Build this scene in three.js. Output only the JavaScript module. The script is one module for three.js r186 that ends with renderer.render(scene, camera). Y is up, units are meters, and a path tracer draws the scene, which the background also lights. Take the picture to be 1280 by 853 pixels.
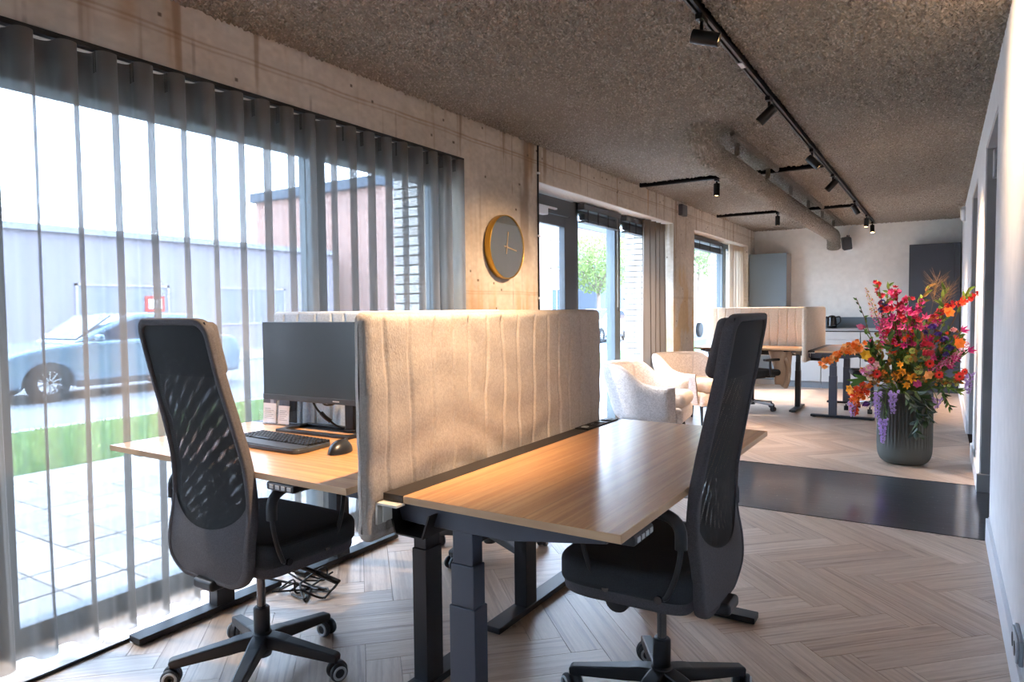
import * as THREE from 'three';
import { RoundedBoxGeometry } from 'three/addons/geometries/RoundedBoxGeometry.js';
import { mergeGeometries } from 'three/addons/utils/BufferGeometryUtils.js';

// ---------------------------------------------------------------- camera, sky, sun, exposure
const scene = new THREE.Scene();
const camera = new THREE.PerspectiveCamera(53.32, 1280 / 853, 0.05, 400);
camera.rotation.order = 'YXZ';
camera.position.set(0, 1.23, 0);
camera.rotation.set(-0.0455238, 0.5641315, -0.0097158);
scene.add(camera);

const renderer = new THREE.WebGLRenderer({ antialias: true });
renderer.toneMapping = THREE.LinearToneMapping;
renderer.toneMappingExposure = 15.5;
renderer.shadowMap.enabled = true;

{ // bright, slightly veiled spring sky
  const w = 128, h = 64, d = new Float32Array(w * h * 4);
  for (let j = 0; j < h; j++) for (let i = 0; i < w; i++) {
    const e = (j + 0.5) / h * 2 - 1;              // -1 nadir .. 1 zenith (row 0 is the bottom)
    const t = Math.max(0, Math.sin(e * Math.PI / 2));
    const a = (j * w + i) * 4;
    const low = [0.98, 1.18, 1.42], high = [0.6, 0.9, 1.38];
    const k = Math.pow(t, 0.6);
    for (let c = 0; c < 3; c++) d[a + c] = e < 0 ? low[c] * 0.6 : low[c] * (1 - k) + high[c] * k;
    d[a + 3] = 1;
  }
  const sky = new THREE.DataTexture(d, w, h, THREE.RGBAFormat, THREE.FloatType);
  sky.mapping = THREE.EquirectangularReflectionMapping;
  sky.magFilter = sky.minFilter = THREE.LinearFilter;
  sky.wrapS = THREE.RepeatWrapping;
  sky.needsUpdate = true;
  scene.background = sky;
}
scene.backgroundIntensity = 1.0;
const sun = new THREE.DirectionalLight(0xfff1dc, 0.55);
sun.position.set(-18, 24, 2); sun.target.position.set(0, 0, -5);
sun.castShadow = true; sun.shadow.mapSize.set(2048, 2048);
Object.assign(sun.shadow.camera, { left: -30, right: 30, top: 30, bottom: -30, near: 1, far: 90 });
sun.shadow.radius = 1.2;
scene.add(sun, sun.target);

// ---------------------------------------------------------------- helpers
let seed = 20240611;
const rnd = () => { seed = (seed * 1664525 + 1013904223) >>> 0; return seed / 4294967296; };
const rr = (a, b) => a + (b - a) * rnd();
const V = (x, y, z) => new THREE.Vector3(x, y, z);
const V2 = (x, y) => new THREE.Vector2(x, y);
const taken = new Map();
function numbered(n) { const k = taken.get(n) ?? 0; taken.set(n, k + 1); return k ? n + '_' + String(k).padStart(3, '0') : n; }

function clean(g) {            // plain, non-indexed position / normal / uv, so that anything merges with anything
  if (g.index) g = g.toNonIndexed();
  if (!g.attributes.normal) g.computeVertexNormals();
  if (!g.attributes.uv) g.setAttribute('uv', new THREE.BufferAttribute(new Float32Array(g.attributes.position.count * 2), 2));
  for (const k of Object.keys(g.attributes)) if (!['position', 'normal', 'uv'].includes(k)) g.deleteAttribute(k);
  g.morphAttributes = {};
  return g;
}
const merge = (gs) => gs.length === 1 ? clean(gs[0]) : mergeGeometries(gs.map(clean));
function uvBox(g, turn = false, off = [0, 0]) { // uv in metres from the dominant normal
  g = clean(g); const p = g.attributes.position, n = g.attributes.normal, u = g.attributes.uv;
  for (let i = 0; i < p.count; i++) {
    const ax = Math.abs(n.getX(i)), ay = Math.abs(n.getY(i)), az = Math.abs(n.getZ(i));
    let a, b;
    if (ay >= ax && ay >= az) { a = p.getX(i); b = p.getZ(i); } else if (ax >= az) { a = p.getZ(i); b = p.getY(i); } else { a = p.getX(i); b = p.getY(i); }
    if (turn) [a, b] = [b, a];
    u.setXY(i, a + off[0], b + off[1]);
  }
  return g;
}
const tr = (g, x, y, z, rx = 0, ry = 0, rz = 0) => { if (rx || ry || rz) g.applyMatrix4(new THREE.Matrix4().makeRotationFromEuler(new THREE.Euler(rx, ry, rz))); g.translate(x, y, z); return g; };
const box = (x0, x1, y0, y1, z0, z1) => tr(new THREE.BoxGeometry(Math.abs(x1 - x0), Math.abs(y1 - y0), Math.abs(z1 - z0)), (x0 + x1) / 2, (y0 + y1) / 2, (z0 + z1) / 2);
const rbox = (w, h, d, r, x = 0, y = 0, z = 0, rx = 0, ry = 0, rz = 0, seg = 2) => tr(new RoundedBoxGeometry(w, h, d, seg, Math.min(r, w / 2.01, h / 2.01, d / 2.01)), x, y, z, rx, ry, rz);
const rspan = (x0, x1, y0, y1, z0, z1, r = 0.004) => rbox(Math.abs(x1 - x0), Math.abs(y1 - y0), Math.abs(z1 - z0), r, (x0 + x1) / 2, (y0 + y1) / 2, (z0 + z1) / 2);
function rod(a, b, r0, r1 = r0, seg = 14) {
  const d = b.clone().sub(a), g = new THREE.CylinderGeometry(r1, r0, d.length(), seg, 1);
  g.applyQuaternion(new THREE.Quaternion().setFromUnitVectors(V(0, 1, 0), d.normalize()));
  const m = a.clone().add(b).multiplyScalar(0.5); g.translate(m.x, m.y, m.z); return g;
}
const curve = (pts, tension = 0.5) => new THREE.CatmullRomCurve3(pts.map((p) => p.isVector3 ? p : V(...p)), false, 'catmullrom', tension);
const tube = (pts, r, n = 40, s = 8) => new THREE.TubeGeometry(curve(pts), n, r, s, false);
const lathe = (pts, n = 32) => new THREE.LatheGeometry(pts.map((p) => V2(...p)), n);
function extrude(shape, depth, bevel = 0, seg = 2, curveSegments = 12) {
  return new THREE.ExtrudeGeometry(shape, { depth, bevelEnabled: bevel > 0, bevelThickness: bevel, bevelSize: bevel, bevelOffset: -bevel, bevelSegments: seg, curveSegments });
}
function sheet(nu, nv, fn, closedU = false) {    // parametric surface with smooth normals: fn(u, v) -> [x, y, z]
  const pos = [], uv = [], idx = [];
  for (let j = 0; j <= nv; j++) for (let i = 0; i <= nu; i++) { pos.push(...fn(i / nu, j / nv)); uv.push(i / nu, j / nv); }
  for (let j = 0; j < nv; j++) for (let i = 0; i < nu; i++) { const a = j * (nu + 1) + i, b = a + 1, c = a + nu + 1, d = c + 1; idx.push(a, b, d, a, d, c); }
  const g = new THREE.BufferGeometry();
  g.setAttribute('position', new THREE.Float32BufferAttribute(pos, 3));
  g.setAttribute('uv', new THREE.Float32BufferAttribute(uv, 2));
  g.setIndex(idx); g.computeVertexNormals();
  if (closedU) { // weld the seam's normals
    const n = g.attributes.normal;
    for (let j = 0; j <= nv; j++) { const a = j * (nu + 1), b = a + nu; const m = V(n.getX(a) + n.getX(b), n.getY(a) + n.getY(b), n.getZ(a) + n.getZ(b)).normalize(); n.setXYZ(a, m.x, m.y, m.z); n.setXYZ(b, m.x, m.y, m.z); }
  }
  return g;
}
function obj(name, gs, mat, parent = scene) {
  const m = new THREE.Mesh(Array.isArray(gs) ? merge(gs) : clean(gs), mat);
  m.name = parent === scene ? numbered(name) : name;
  m.castShadow = m.receiveShadow = true;
  parent.add(m); return m;
}
function tag(o, label, category, group) { o.userData.label = label; o.userData.category = category; if (group) o.userData.group = group; return o; }
function thing(name, label, category, [x, y, z] = [0, 0, 0], turn = 0, group) {
  const o = new THREE.Group(); o.name = numbered(name); o.position.set(x, y, z); o.rotation.y = turn; scene.add(o);
  return tag(o, label, category, group);
}
function struct(name, gs, mat, parent = scene, label) { const m = obj(name, gs, mat, parent); m.userData.kind = 'structure'; if (label) m.userData.label = label; return m; }
function copyOf(o, label, group) { const c = o.clone(); c.name = numbered(o.name.replace(/_\d{3}$/, '')); c.userData = { ...o.userData }; if (label) c.userData.label = label; if (group) c.userData.group = group; scene.add(c); return c; }

// ---------------------------------------------------------------- textures
function hash(x, y, s) { let h = (x * 374761393 + y * 668265263 + s * 974634533) | 0; h = Math.imul(h ^ (h >>> 13), 1274126177); h ^= h >>> 16; return (h >>> 0) / 4294967296; }
function vnoise(x, y, px, py, s) { // periodic value noise
  const xi = Math.floor(x), yi = Math.floor(y), fx = x - xi, fy = y - yi;
  const u = fx * fx * (3 - 2 * fx), v = fy * fy * (3 - 2 * fy), m = (a, p) => ((a % p) + p) % p;
  const a = hash(m(xi, px), m(yi, py), s), b = hash(m(xi + 1, px), m(yi, py), s), c = hash(m(xi, px), m(yi + 1, py), s), d = hash(m(xi + 1, px), m(yi + 1, py), s);
  return a + (b - a) * u + (c - a) * v + (a - b - c + d) * u * v;
}
function fbm(u, v, fx, fy, oct, s) { let t = 0, a = 0.5, n = 0; for (let o = 0; o < oct; o++) { t += a * vnoise(u * fx, v * fy, fx, fy, s + o); n += a; a *= 0.5; fx *= 2; fy *= 2; } return t / n; }
function tex(w, h, fn, { srgb = true, size = [1, 1] } = {}) {  // size: metres that one tile covers
  const d = new Uint8Array(w * h * 4);
  for (let j = 0; j < h; j++) for (let i = 0; i < w; i++) {
    const c = fn((i + 0.5) / w, (j + 0.5) / h, i, j), a = (j * w + i) * 4;
    for (let k = 0; k < 3; k++) d[a + k] = Math.max(0, Math.min(255, c.length ? c[k] : c));
    d[a + 3] = 255;
  }
  const t = new THREE.DataTexture(d, w, h, THREE.RGBAFormat);
  t.wrapS = t.wrapT = THREE.RepeatWrapping; t.magFilter = THREE.LinearFilter; t.minFilter = THREE.LinearMipmapLinearFilter; t.generateMipmaps = true;
  if (srgb) t.colorSpace = THREE.SRGBColorSpace;
  t.repeat.set(1 / size[0], 1 / size[1]); t.needsUpdate = true;
  return t;
}
const mixc = (a, b, t) => [a[0] + (b[0] - a[0]) * t, a[1] + (b[1] - a[1]) * t, a[2] + (b[2] - a[2]) * t];
const sm = (a, b, x) => { const t = Math.max(0, Math.min(1, (x - a) / (b - a))); return t * t * (3 - 2 * t); };

// raw concrete of the window wall: one map over the whole wall, u along z (13.4 m), v up (2.5 m)
const WZ0 = -11.75, WZL = 15.3, WH = 2.5;
const concreteMap = tex(2048, 512, (u, v) => {
  const z = WZ0 + u * WZL, y = v * WH;
  let c = [204, 194, 181];
  const big = fbm(u, v, 22, 5, 4, 3), mid = fbm(u, v, 120, 26, 3, 9), fine = fbm(u, v, 500, 110, 2, 21);
  c = mixc(c, [178, 166, 151], sm(0.35, 0.75, big) * 0.75);
  c = mixc(c, [203, 191, 176], sm(0.55, 0.8, mid) * 0.5);
  const k = (fine - 0.5) * 22; c = [c[0] + k, c[1] + k, c[2] + k];
  // vertical streaks that run down from the slab edge
  const st = fbm(u, v, 260, 3, 3, 33); c = mixc(c, [128, 105, 82], sm(0.62, 0.82, st) * sm(0.8, 2.5, y) * 0.55);
  // rust-brown run-off below tie holes and along the board joint
  const rust = fbm(u, v, 150, 2, 2, 57); c = mixc(c, [170, 112, 58], sm(0.7, 0.9, rust) * (0.12 + 0.3 * sm(0.4, 0.7, big)));
  const wob = (fbm(u, 0.5, 40, 2, 3, 71) - 0.5) * 0.02;
  for (const [yy, s] of [[2.372, 0.5], [2.352, 0.35], [1.36, 0.25], [1.345, 0.22]]) { const dd = Math.abs(y - yy - wob); if (dd < 0.008) c = mixc(c, [120, 88, 58], s * (1 - dd / 0.008) * (0.4 + 0.9 * mid)); }
  // formwork panel joints
  const pj = Math.abs(((z + 100) % 0.62) - 0.31); if (pj < 0.006) c = mixc(c, [118, 103, 88], 0.35 * sm(0.3, 0.6, mid));
  // pits
  if (hash(Math.floor(u * 900), Math.floor(v * 170), 5) > 0.9965) c = mixc(c, [78, 66, 56], 0.75);
  // glue and tape residue low on the pier between the windows
  if (z < -7.72 && z > -8.5) c = mixc(c, [200, 160, 104], sm(0.42, 0.62, fbm(u, v, 90, 9, 3, 91)) * sm(1.95, 1.6, y + 0.5 * fbm(u, v, 160, 6, 3, 92)) * 0.5);
  if (z < -3.62 && z > -4.6) c = mixc(c, [188, 134, 84], sm(0.4, 0.65, fbm(u, v, 200, 4, 3, 97)) * sm(1.75, 1.4, y + 0.5 * fbm(u, v, 300, 5, 3, 98)) * 0.45);
  c = mixc(c, [118, 101, 86], sm(0.12, 0.04, Math.abs(z + 4.38 + 0.1 * (fbm(u, v, 60, 9, 2, 94) - 0.5))) * sm(1.45, 1.75, y) * sm(0.35, 0.7, fbm(u, v, 150, 8, 3, 99)) * 0.55);
  return c;
}, { size: [1, 1] });
const concreteBump = tex(1024, 256, (u, v) => 128 + (fbm(u, v, 60, 14, 4, 12) - 0.5) * 110 + (hash(Math.floor(u * 900), Math.floor(v * 170), 5) > 0.9965 ? -90 : 0), { srgb: false });
const greyConcreteMap = tex(512, 512, (u, v) => { const n = fbm(u, v, 6, 6, 5, 4); let c = mixc([146, 149, 152], [176, 178, 180], n); if (hash(Math.floor(u * 110), Math.floor(v * 110), 8) > 0.994) c = mixc(c, [60, 60, 62], 0.8); return c; }, { size: [1.2, 1.2] });

// sprayed acoustic fibre on the ceiling and on the duct
const sprayH = (u, v) => 0.5 * fbm(u, v, 150, 150, 2, 41) + 0.5 * fbm(u, v, 300, 300, 1, 45);
const sprayMap = tex(512, 512, (u, v, i, j) => { // loose cellulose: even grey-brown pulp with pale paper flecks strewn through it
  const c = mixc([156, 146, 134], [168, 158, 146], fbm(u, v, 5, 5, 3, 48));
  return hash(i >> 1, j >> 1, 61) > 0.84 ? mixc(c, [214, 206, 194], 0.5) : c;
}, { size: [2, 2] });
const sprayBump = tex(1024, 1024, (u, v) => 255 * sm(0.28, 0.74, sprayH(u, v)), { srgb: false, size: [2, 2] });

const plaster = tex(256, 256, (u, v) => { const n = fbm(u, v, 24, 24, 3, 7); return [229 + n * 14, 231 + n * 13, 234 + n * 12]; }, { size: [1.5, 1.5] });
const plasterWarm = tex(256, 256, (u, v) => { const n = fbm(u, v, 24, 24, 3, 17); return [230 + n * 14, 226 + n * 14, 219 + n * 14]; }, { size: [1.5, 1.5] });

// oak grain (floor): grain along u, 1.2 m x 0.24 m
function oak(s, a, b, dark) {
  return tex(512, 128, (u, v) => {
    const w = v + 0.05 * (fbm(u, v, 3, 2, 2, s + 4) - 0.5);
    const g = fbm(u, w, 4, 28, 3, s), f = fbm(u, v, 40, 64, 2, s + 9), cl = fbm(u, w, 2, 5, 3, s + 14);
    let c = mixc(a, b, sm(0.3, 0.75, 0.6 * g + 0.4 * cl));
    c = mixc(c, dark, sm(0.6, 0.86, fbm(u, w, 3, 16, 3, s + 30)) * 0.7);
    const kx = u - 0.3 - 0.4 * hash(s, 1, 2), ky = (v - 0.5) * 0.3, kd = Math.sqrt(kx * kx * 6 + ky * ky * 60);
    if (s % 3 === 0) c = mixc(c, dark, sm(0.16, 0.03, kd) * 0.7);
    const k = (f - 0.5) * 16; return [c[0] + k, c[1] + k, c[2] + k];
  }, { size: [1.2, 0.24] });
}
const oakSets = [
  oak(101, [202, 180, 160], [180, 153, 131], [140, 112, 92]), oak(102, [196, 173, 152], [174, 147, 125], [134, 106, 87]), oak(103, [188, 165, 145], [166, 140, 119], [126, 100, 82]),
  oak(104, [208, 187, 168], [187, 162, 140], [146, 119, 99]), oak(105, [199, 175, 153], [177, 149, 126], [136, 108, 88]), oak(106, [192, 167, 144], [168, 140, 117], [128, 101, 82]),
];
const oakBump = tex(256, 128, (u, v) => 128 + (fbm(u, v, 5, 40, 3, 77) - 0.5) * 160, { srgb: false, size: [1.2, 0.24] });

// desk veneer: straight fine grain along u, 1.6 m x 0.4 m
const veneer = tex(1024, 256, (u, v) => {
  const w = v + 0.012 * (fbm(u, v, 3, 3, 2, 204) - 0.5);
  const g = fbm(u, w, 3, 60, 3, 201), b = fbm(u, w, 2, 12, 3, 208), f = fbm(u, v, 60, 128, 2, 214);
  let c = mixc([222, 170, 112], [200, 143, 88], sm(0.25, 0.78, 0.65 * g + 0.35 * b));
  c = mixc(c, [166, 119, 76], sm(0.64, 0.88, fbm(u, w, 2, 40, 2, 220)) * 0.4);
  const k = (f - 0.5) * 14; return [c[0] + k, c[1] + k, c[2] + k];
}, { size: [1.6, 0.4] });
const veneerEdge = tex(256, 64, (u, v) => { const g = fbm(u, v, 8, 12, 3, 231); return mixc([214, 178, 140], [190, 152, 114], g); }, { size: [0.8, 0.2] });

const felt = (s, a, b) => tex(512, 512, (u, v) => { const n = 0.3 * fbm(u, v, 40, 40, 2, s) + 0.4 * fbm(u, v, 128, 128, 2, s + 3) + 0.3 * fbm(u, v, 256, 70, 1, s + 5); return mixc(a, b, sm(0.22, 0.78, n)); }, { size: [0.3, 0.3] });
const feltBump = tex(512, 512, (u, v) => 255 * (0.55 * fbm(u, v, 90, 90, 2, 301) + 0.45 * fbm(u, v, 220, 60, 1, 306)), { srgb: false, size: [0.4, 0.4] });
const weave = (s, a, b) => tex(256, 256, (u, v) => { const n = fbm(u, v, 128, 128, 1, s), m = (Math.floor(u * 128) + Math.floor(v * 128)) % 2; return mixc(a, b, 0.35 * m + 0.65 * n); }, { size: [0.2, 0.2] });
const matMap = tex(512, 512, (u, v) => { const n = fbm(u, v, 5, 9, 4, 401), f = fbm(u, v, 120, 120, 2, 404); let c = mixc([34, 41, 48], [52, 61, 69], n); const k = (f - 0.5) * 14; if (hash(Math.floor(u * 200), Math.floor(v * 200), 4) > 0.998) c = [120, 122, 122]; return [c[0] + k, c[1] + k, c[2] + k]; }, { size: [1.4, 1.4] });
const matBump = tex(512, 512, (u, v) => 255 * fbm(u, v, 20, 60, 4, 411), { srgb: false, size: [1.4, 1.4] });
const boucleMap = tex(512, 512, (u, v) => { const n = fbm(u, v, 70, 70, 3, 421); return mixc([196, 187, 184], [216, 208, 205], sm(0.25, 0.7, n)); }, { size: [0.5, 0.5] });
const boucleBump = tex(512, 512, (u, v) => 255 * fbm(u, v, 70, 70, 3, 421), { srgb: false, size: [0.5, 0.5] });

// ---------------------------------------------------------------- materials
const std = (o) => new THREE.MeshStandardMaterial({ roughness: 0.6, ...o });
const phy = (o) => new THREE.MeshPhysicalMaterial({ roughness: 0.6, ...o });
const M = {
  concrete: std({ map: concreteMap, bumpMap: concreteBump, bumpScale: 0.004, roughness: 0.85 }),
  greyConcrete: std({ map: greyConcreteMap, roughness: 0.85 }),
  spray: std({ map: sprayMap, bumpMap: sprayBump, bumpScale: 0.02, roughness: 1 }),
  white: std({ map: plaster, roughness: 0.7 }),
  backWhite: std({ map: plasterWarm, roughness: 0.8 }),
  trimWhite: std({ color: 0xdfe3e8, roughness: 0.45 }),
  soffit: std({ color: 0xe9e6e0, roughness: 0.6 }),
  sub: std({ color: 0x3a2f28, roughness: 1 }),
  mat: phy({ map: matMap, bumpMap: matBump, bumpScale: 0.0008, roughness: 0.4, clearcoat: 1, clearcoatRoughness: 0.13 }),
  rubber: std({ color: 0x17191b, roughness: 0.7 }),
  frameAlu: std({ color: 0x59646a, roughness: 0.42, metalness: 0.25 }),
  frameDark: std({ color: 0x50555a, roughness: 0.5, metalness: 0.2 }),
  black: std({ color: 0x14161a, roughness: 0.45 }),
  blackMetal: std({ color: 0x1b1d21, roughness: 0.4, metalness: 0.3 }),
  deskMetal: std({ color: 0x454b57, roughness: 0.42, metalness: 0.25 }),
  deskMetalDark: std({ color: 0x23272d, roughness: 0.42, metalness: 0.25 }),
  strip: std({ color: 0x2a2624, roughness: 0.5 }),
  veneer: phy({ map: veneer, roughness: 0.42, clearcoat: 1, clearcoatRoughness: 0.24 }),
  veneerEdge: std({ map: veneerEdge, roughness: 0.55 }),
  bracket: std({ color: 0xd9d5cb, roughness: 0.45 }),
  feltBeige: std({ map: felt(501, [168, 158, 148], [190, 181, 171]), bumpMap: feltBump, bumpScale: 0.0009, roughness: 1 }),
  feltPale: std({ map: felt(511, [176, 192, 210], [204, 217, 231]), bumpMap: feltBump, bumpScale: 0.0009, roughness: 1 }),
  feltSand: std({ map: felt(521, [196, 180, 160], [226, 212, 194]), bumpMap: feltBump, bumpScale: 0.0009, roughness: 1 }),
  chairCloth: std({ map: weave(531, [66, 64, 67], [96, 94, 97]), roughness: 0.95 }),
  chairSeat: std({ map: weave(541, [32, 37, 42], [54, 60, 66]), roughness: 0.85 }),
  plastic: std({ color: 0x1d2126, roughness: 0.42 }),
  plasticGrey: std({ color: 0x33383e, roughness: 0.5 }),
  chromeDark: std({ color: 0x6a6c70, roughness: 0.22, metalness: 1 }),
  steel: std({ color: 0xb9bcc0, roughness: 0.3, metalness: 1 }),
  casterRing: std({ color: 0xb7babd, roughness: 0.5 }),
  glass: phy({ color: 0xffffff, transmission: 1, thickness: 0, roughness: 0, ior: 1.5 }),
  brass: std({ color: 0xc29a45, roughness: 0.32, metalness: 0.9 }),
  brassPale: std({ color: 0xe2c088, roughness: 0.3, metalness: 0.8 }),
  clockFace: std({ color: 0x4a5156, roughness: 0.5 }),
  screen: phy({ color: 0x14191c, roughness: 0.28, clearcoat: 0.6, clearcoatRoughness: 0.25 }),
  boucle: std({ map: boucleMap, bumpMap: boucleBump, bumpScale: 0.0035, roughness: 1 }),
  boucleSeat: std({ map: felt(551, [186, 172, 163], [206, 193, 184]), bumpMap: feltBump, bumpScale: 0.003, roughness: 1 }),
  cabinet: std({ color: 0x6d7982, roughness: 0.55 }),
  cabinetSide: std({ color: 0xa49a92, roughness: 0.6 }),
  cabinetDark: std({ color: 0x3d424a, roughness: 0.5 }),
  cabinetPale: std({ color: 0xa6a8a8, roughness: 0.55 }),
  worktop: std({ color: 0x8d9296, roughness: 0.4 }),
  vase: std({ color: 0x4a4d48, roughness: 0.75 }),
  soil: std({ color: 0x33281f, roughness: 1 }),
  curtainTaupe: phy({ color: 0x7d7064, roughness: 1, transmission: 0.25, thickness: 0, side: THREE.DoubleSide }),
  curtainSand: phy({ color: 0xcbb9a4, roughness: 1, transmission: 0.35, thickness: 0, side: THREE.DoubleSide }),
  lamp: new THREE.MeshStandardMaterial({ color: 0xffe2b8, emissive: 0xffc98a, emissiveIntensity: 1.6, roughness: 0.5 }),
};
const planksMat = oakSets.map((m, i) => phy({ map: m, bumpMap: oakBump, bumpScale: 0.0005, roughness: 0.45 + 0.03 * (i % 3), clearcoat: 1, clearcoatRoughness: 0.4 }));

// ---------------------------------------------------------------- the room
const XL = -2.65, XO = -3.0, XR = 0.225, ZB = -11.75, ZF = 3.5, CH = 2.5;
const XR2_ = XR + 0.01;
const MAT0 = -4.28, MAT1 = -5.56;

// herringbone floor
{
  const floor = struct('floor', box(-3.0, XR + 0.3, -0.2, -0.012, ZB, ZF), M.sub, scene, 'oak herringbone parquet floor');
  const w = 0.12, n = 5, L = w * n, q = Math.SQRT1_2, gap = 0.0006;
  const toW = (u, v) => [(u + v) * q, (u - v) * q];
  const clip = (poly, ax, lim, keepLess) => {
    const out = [];
    for (let i = 0; i < poly.length; i++) {
      const a = poly[i], b = poly[(i + 1) % poly.length], da = (a[ax] - lim) * (keepLess ? 1 : -1), db = (b[ax] - lim) * (keepLess ? 1 : -1);
      if (da <= 0) out.push(a);
      if ((da < 0 && db > 0) || (da > 0 && db < 0)) { const t = da / (da - db); out.push([a[0] + (b[0] - a[0]) * t, a[1] + (b[1] - a[1]) * t]); }
    }
    return out;
  };
  function slab(poly, axis, uo, vo) {            // a thin plank with a small bevel along its edges
    let area = 0; for (let i = 0; i < poly.length; i++) { const a = poly[i], b = poly[(i + 1) % poly.length]; area += a[0] * b[1] - b[0] * a[1]; }
    if (Math.abs(area) < 0.0003) return null;
    if (area > 0) poly = poly.slice().reverse();   // so that the top faces up
    const c = poly.reduce((s, p) => [s[0] + p[0] / poly.length, s[1] + p[1] / poly.length], [0, 0]);
    const inn = poly.map((p) => { const dx = c[0] - p[0], dz = c[1] - p[1], l = Math.hypot(dx, dz); return [p[0] + dx / l * 0.001, p[1] + dz / l * 0.001]; });
    const P = [], uv = [], N = poly.length;
    const put = (p, y) => { P.push(p[0], y, p[1]); const a = (p[0] * axis[0] + p[1] * axis[1]), b = (-p[0] * axis[1] + p[1] * axis[0]); uv.push(a + uo, b + vo); };
    for (let i = 1; i < N - 1; i++) { put(inn[0], 0); put(inn[i], 0); put(inn[i + 1], 0); }
    for (let i = 0; i < N; i++) {
      const j = (i + 1) % N;
      put(inn[i], 0); put(poly[i], -0.0012); put(poly[j], -0.0012); put(inn[i], 0); put(poly[j], -0.0012); put(inn[j], 0);
      put(poly[i], -0.0012); put(poly[i], -0.012); put(poly[j], -0.012); put(poly[i], -0.0012); put(poly[j], -0.012); put(poly[j], -0.0012);
    }
    const g = new THREE.BufferGeometry();
    g.setAttribute('position', new THREE.Float32BufferAttribute(P, 3)); g.setAttribute('uv', new THREE.Float32BufferAttribute(uv, 2)); g.computeVertexNormals();
    return { g, c };
  }
  const list = [];
  const mod = (a, b) => ((a % b) + b) % b;
  for (let i = -90; i < 60; i++) for (let j = -60; j < 100; j++) {
    for (const hor of [true, false]) {
      if (hor ? mod(i - j, 2 * n) !== 0 : mod(i - j, 2 * n) !== 2 * n - 1) continue;
      const u0 = i * w + gap, v0 = j * w + gap, u1 = i * w + (hor ? L : w) - gap, v1 = j * w + (hor ? w : L) - gap;
      const raw = [[u0, v0], [u1, v0], [u1, v1], [u0, v1]].map(([u, v]) => toW(u, v));
      for (const [za, zb] of [[MAT0 + 0.004, ZF], [ZB, MAT1 - 0.004]]) {
        let p = clip(raw, 0, -2.98, false); if (p.length) p = clip(p, 0, XR, true); if (p.length) p = clip(p, 1, za, false); if (p.length) p = clip(p, 1, zb, true);
        if (p.length < 3) continue;
        const s = slab(p, hor ? [q, q] : [q, -q], rnd() * 1.2, rnd() * 0.24);
        if (s) list.push({ ...s, tone: Math.floor(rnd() * 6) });
      }
    }
  }
  camera.updateMatrixWorld(true); camera.updateProjectionMatrix();
  for (const s of list) { const p = V(s.c[0], 0, s.c[1]), e = p.clone().project(camera); s.seen = p.clone().applyMatrix4(camera.matrixWorldInverse).z < 0 && Math.abs(e.x) < 1.1 && Math.abs(e.y) < 1.15; s.d = p.distanceTo(camera.position); }
  list.sort((a, b) => (b.seen - a.seen) || a.d - b.d);
  const few = list.slice(0, 296), rest = list.slice(296);
  for (const s of few) obj('plank', s.g, planksMat[s.tone], floor);
  if (rest.length) { const o = obj('planks', rest.map((s) => s.g), planksMat[1], floor); o.userData.kind = 'stuff'; }
}
// the sheet of dark rubber matting between the entrance and the inner doorway
{
  const m = tag(obj('entrance_mat', [uvBox(box(-2.97, 1.0, -0.012, 0.0, MAT1 + 0.006, MAT0 - 0.006))], M.mat), 'dark rubber entrance mat set into the oak floor', 'mat');
  obj('edge_strip', [box(-2.97, 1.0, -0.012, 0.002, MAT0 - 0.006, MAT0 + 0.004), box(-2.97, 1.0, -0.012, 0.002, MAT1 - 0.004, MAT1 + 0.006)], M.rubber, m);
}
{ // concrete slab with a coat of sprayed fibre, lumpy where it can be seen
  const c = struct('ceiling', [uvBox(box(XO, 2.8, CH + 0.002, CH + 0.3, ZB - 0.25, ZF + 0.2)), uvBox(box(XO, 2.8, CH, CH + 0.002, -1.2, ZF + 0.2)), uvBox(box(XR2_, 2.8, CH, CH + 0.002, ZB, -1.2))], M.spray, scene, 'ceiling sprayed with coarse grey-brown acoustic fibre');
  const patch = (z0, z1, st) => {
    const nx = Math.round((XR - XL) / st), nz = Math.round((z0 - z1) / st), pos = new Float32Array((nx + 1) * (nz + 1) * 3), uv = new Float32Array((nx + 1) * (nz + 1) * 2), idx = [];
    for (let j = 0; j <= nz; j++) for (let i = 0; i <= nx; i++) {
      const k = j * (nx + 1) + i, x = XL + (XR - XL) * i / nx, z = z0 + (z1 - z0) * j / nz, q = hash(i, j, 301), w = hash(i >> 1, j >> 1, 305);
      pos.set([x + (i && i < nx ? (hash(i, j, 302) - 0.5) * st * 0.7 : 0), CH + 0.001 - 0.016 * q * q - 0.006 * w, z + (j && j < nz ? (hash(i, j, 303) - 0.5) * st * 0.7 : 0)], k * 3); uv.set([x, z], k * 2);
    }
    for (let j = 0; j < nz; j++) for (let i = 0; i < nx; i++) { const k = j * (nx + 1) + i, m = k + nx + 1; idx.push(k, m, k + 1, k + 1, m, m + 1); }
    const g = new THREE.BufferGeometry(); g.setAttribute('position', new THREE.BufferAttribute(pos, 3)); g.setAttribute('uv', new THREE.BufferAttribute(uv, 2)); g.setIndex(idx); g.computeVertexNormals();
    const m = new THREE.Mesh(g, M.spray); m.name = 'fibre_coat'; m.castShadow = m.receiveShadow = true; m.userData.kind = 'stuff'; c.add(m);
  };
  patch(-1.2, -6, 0.0095); patch(-6, ZB, 0.014);
}

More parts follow.
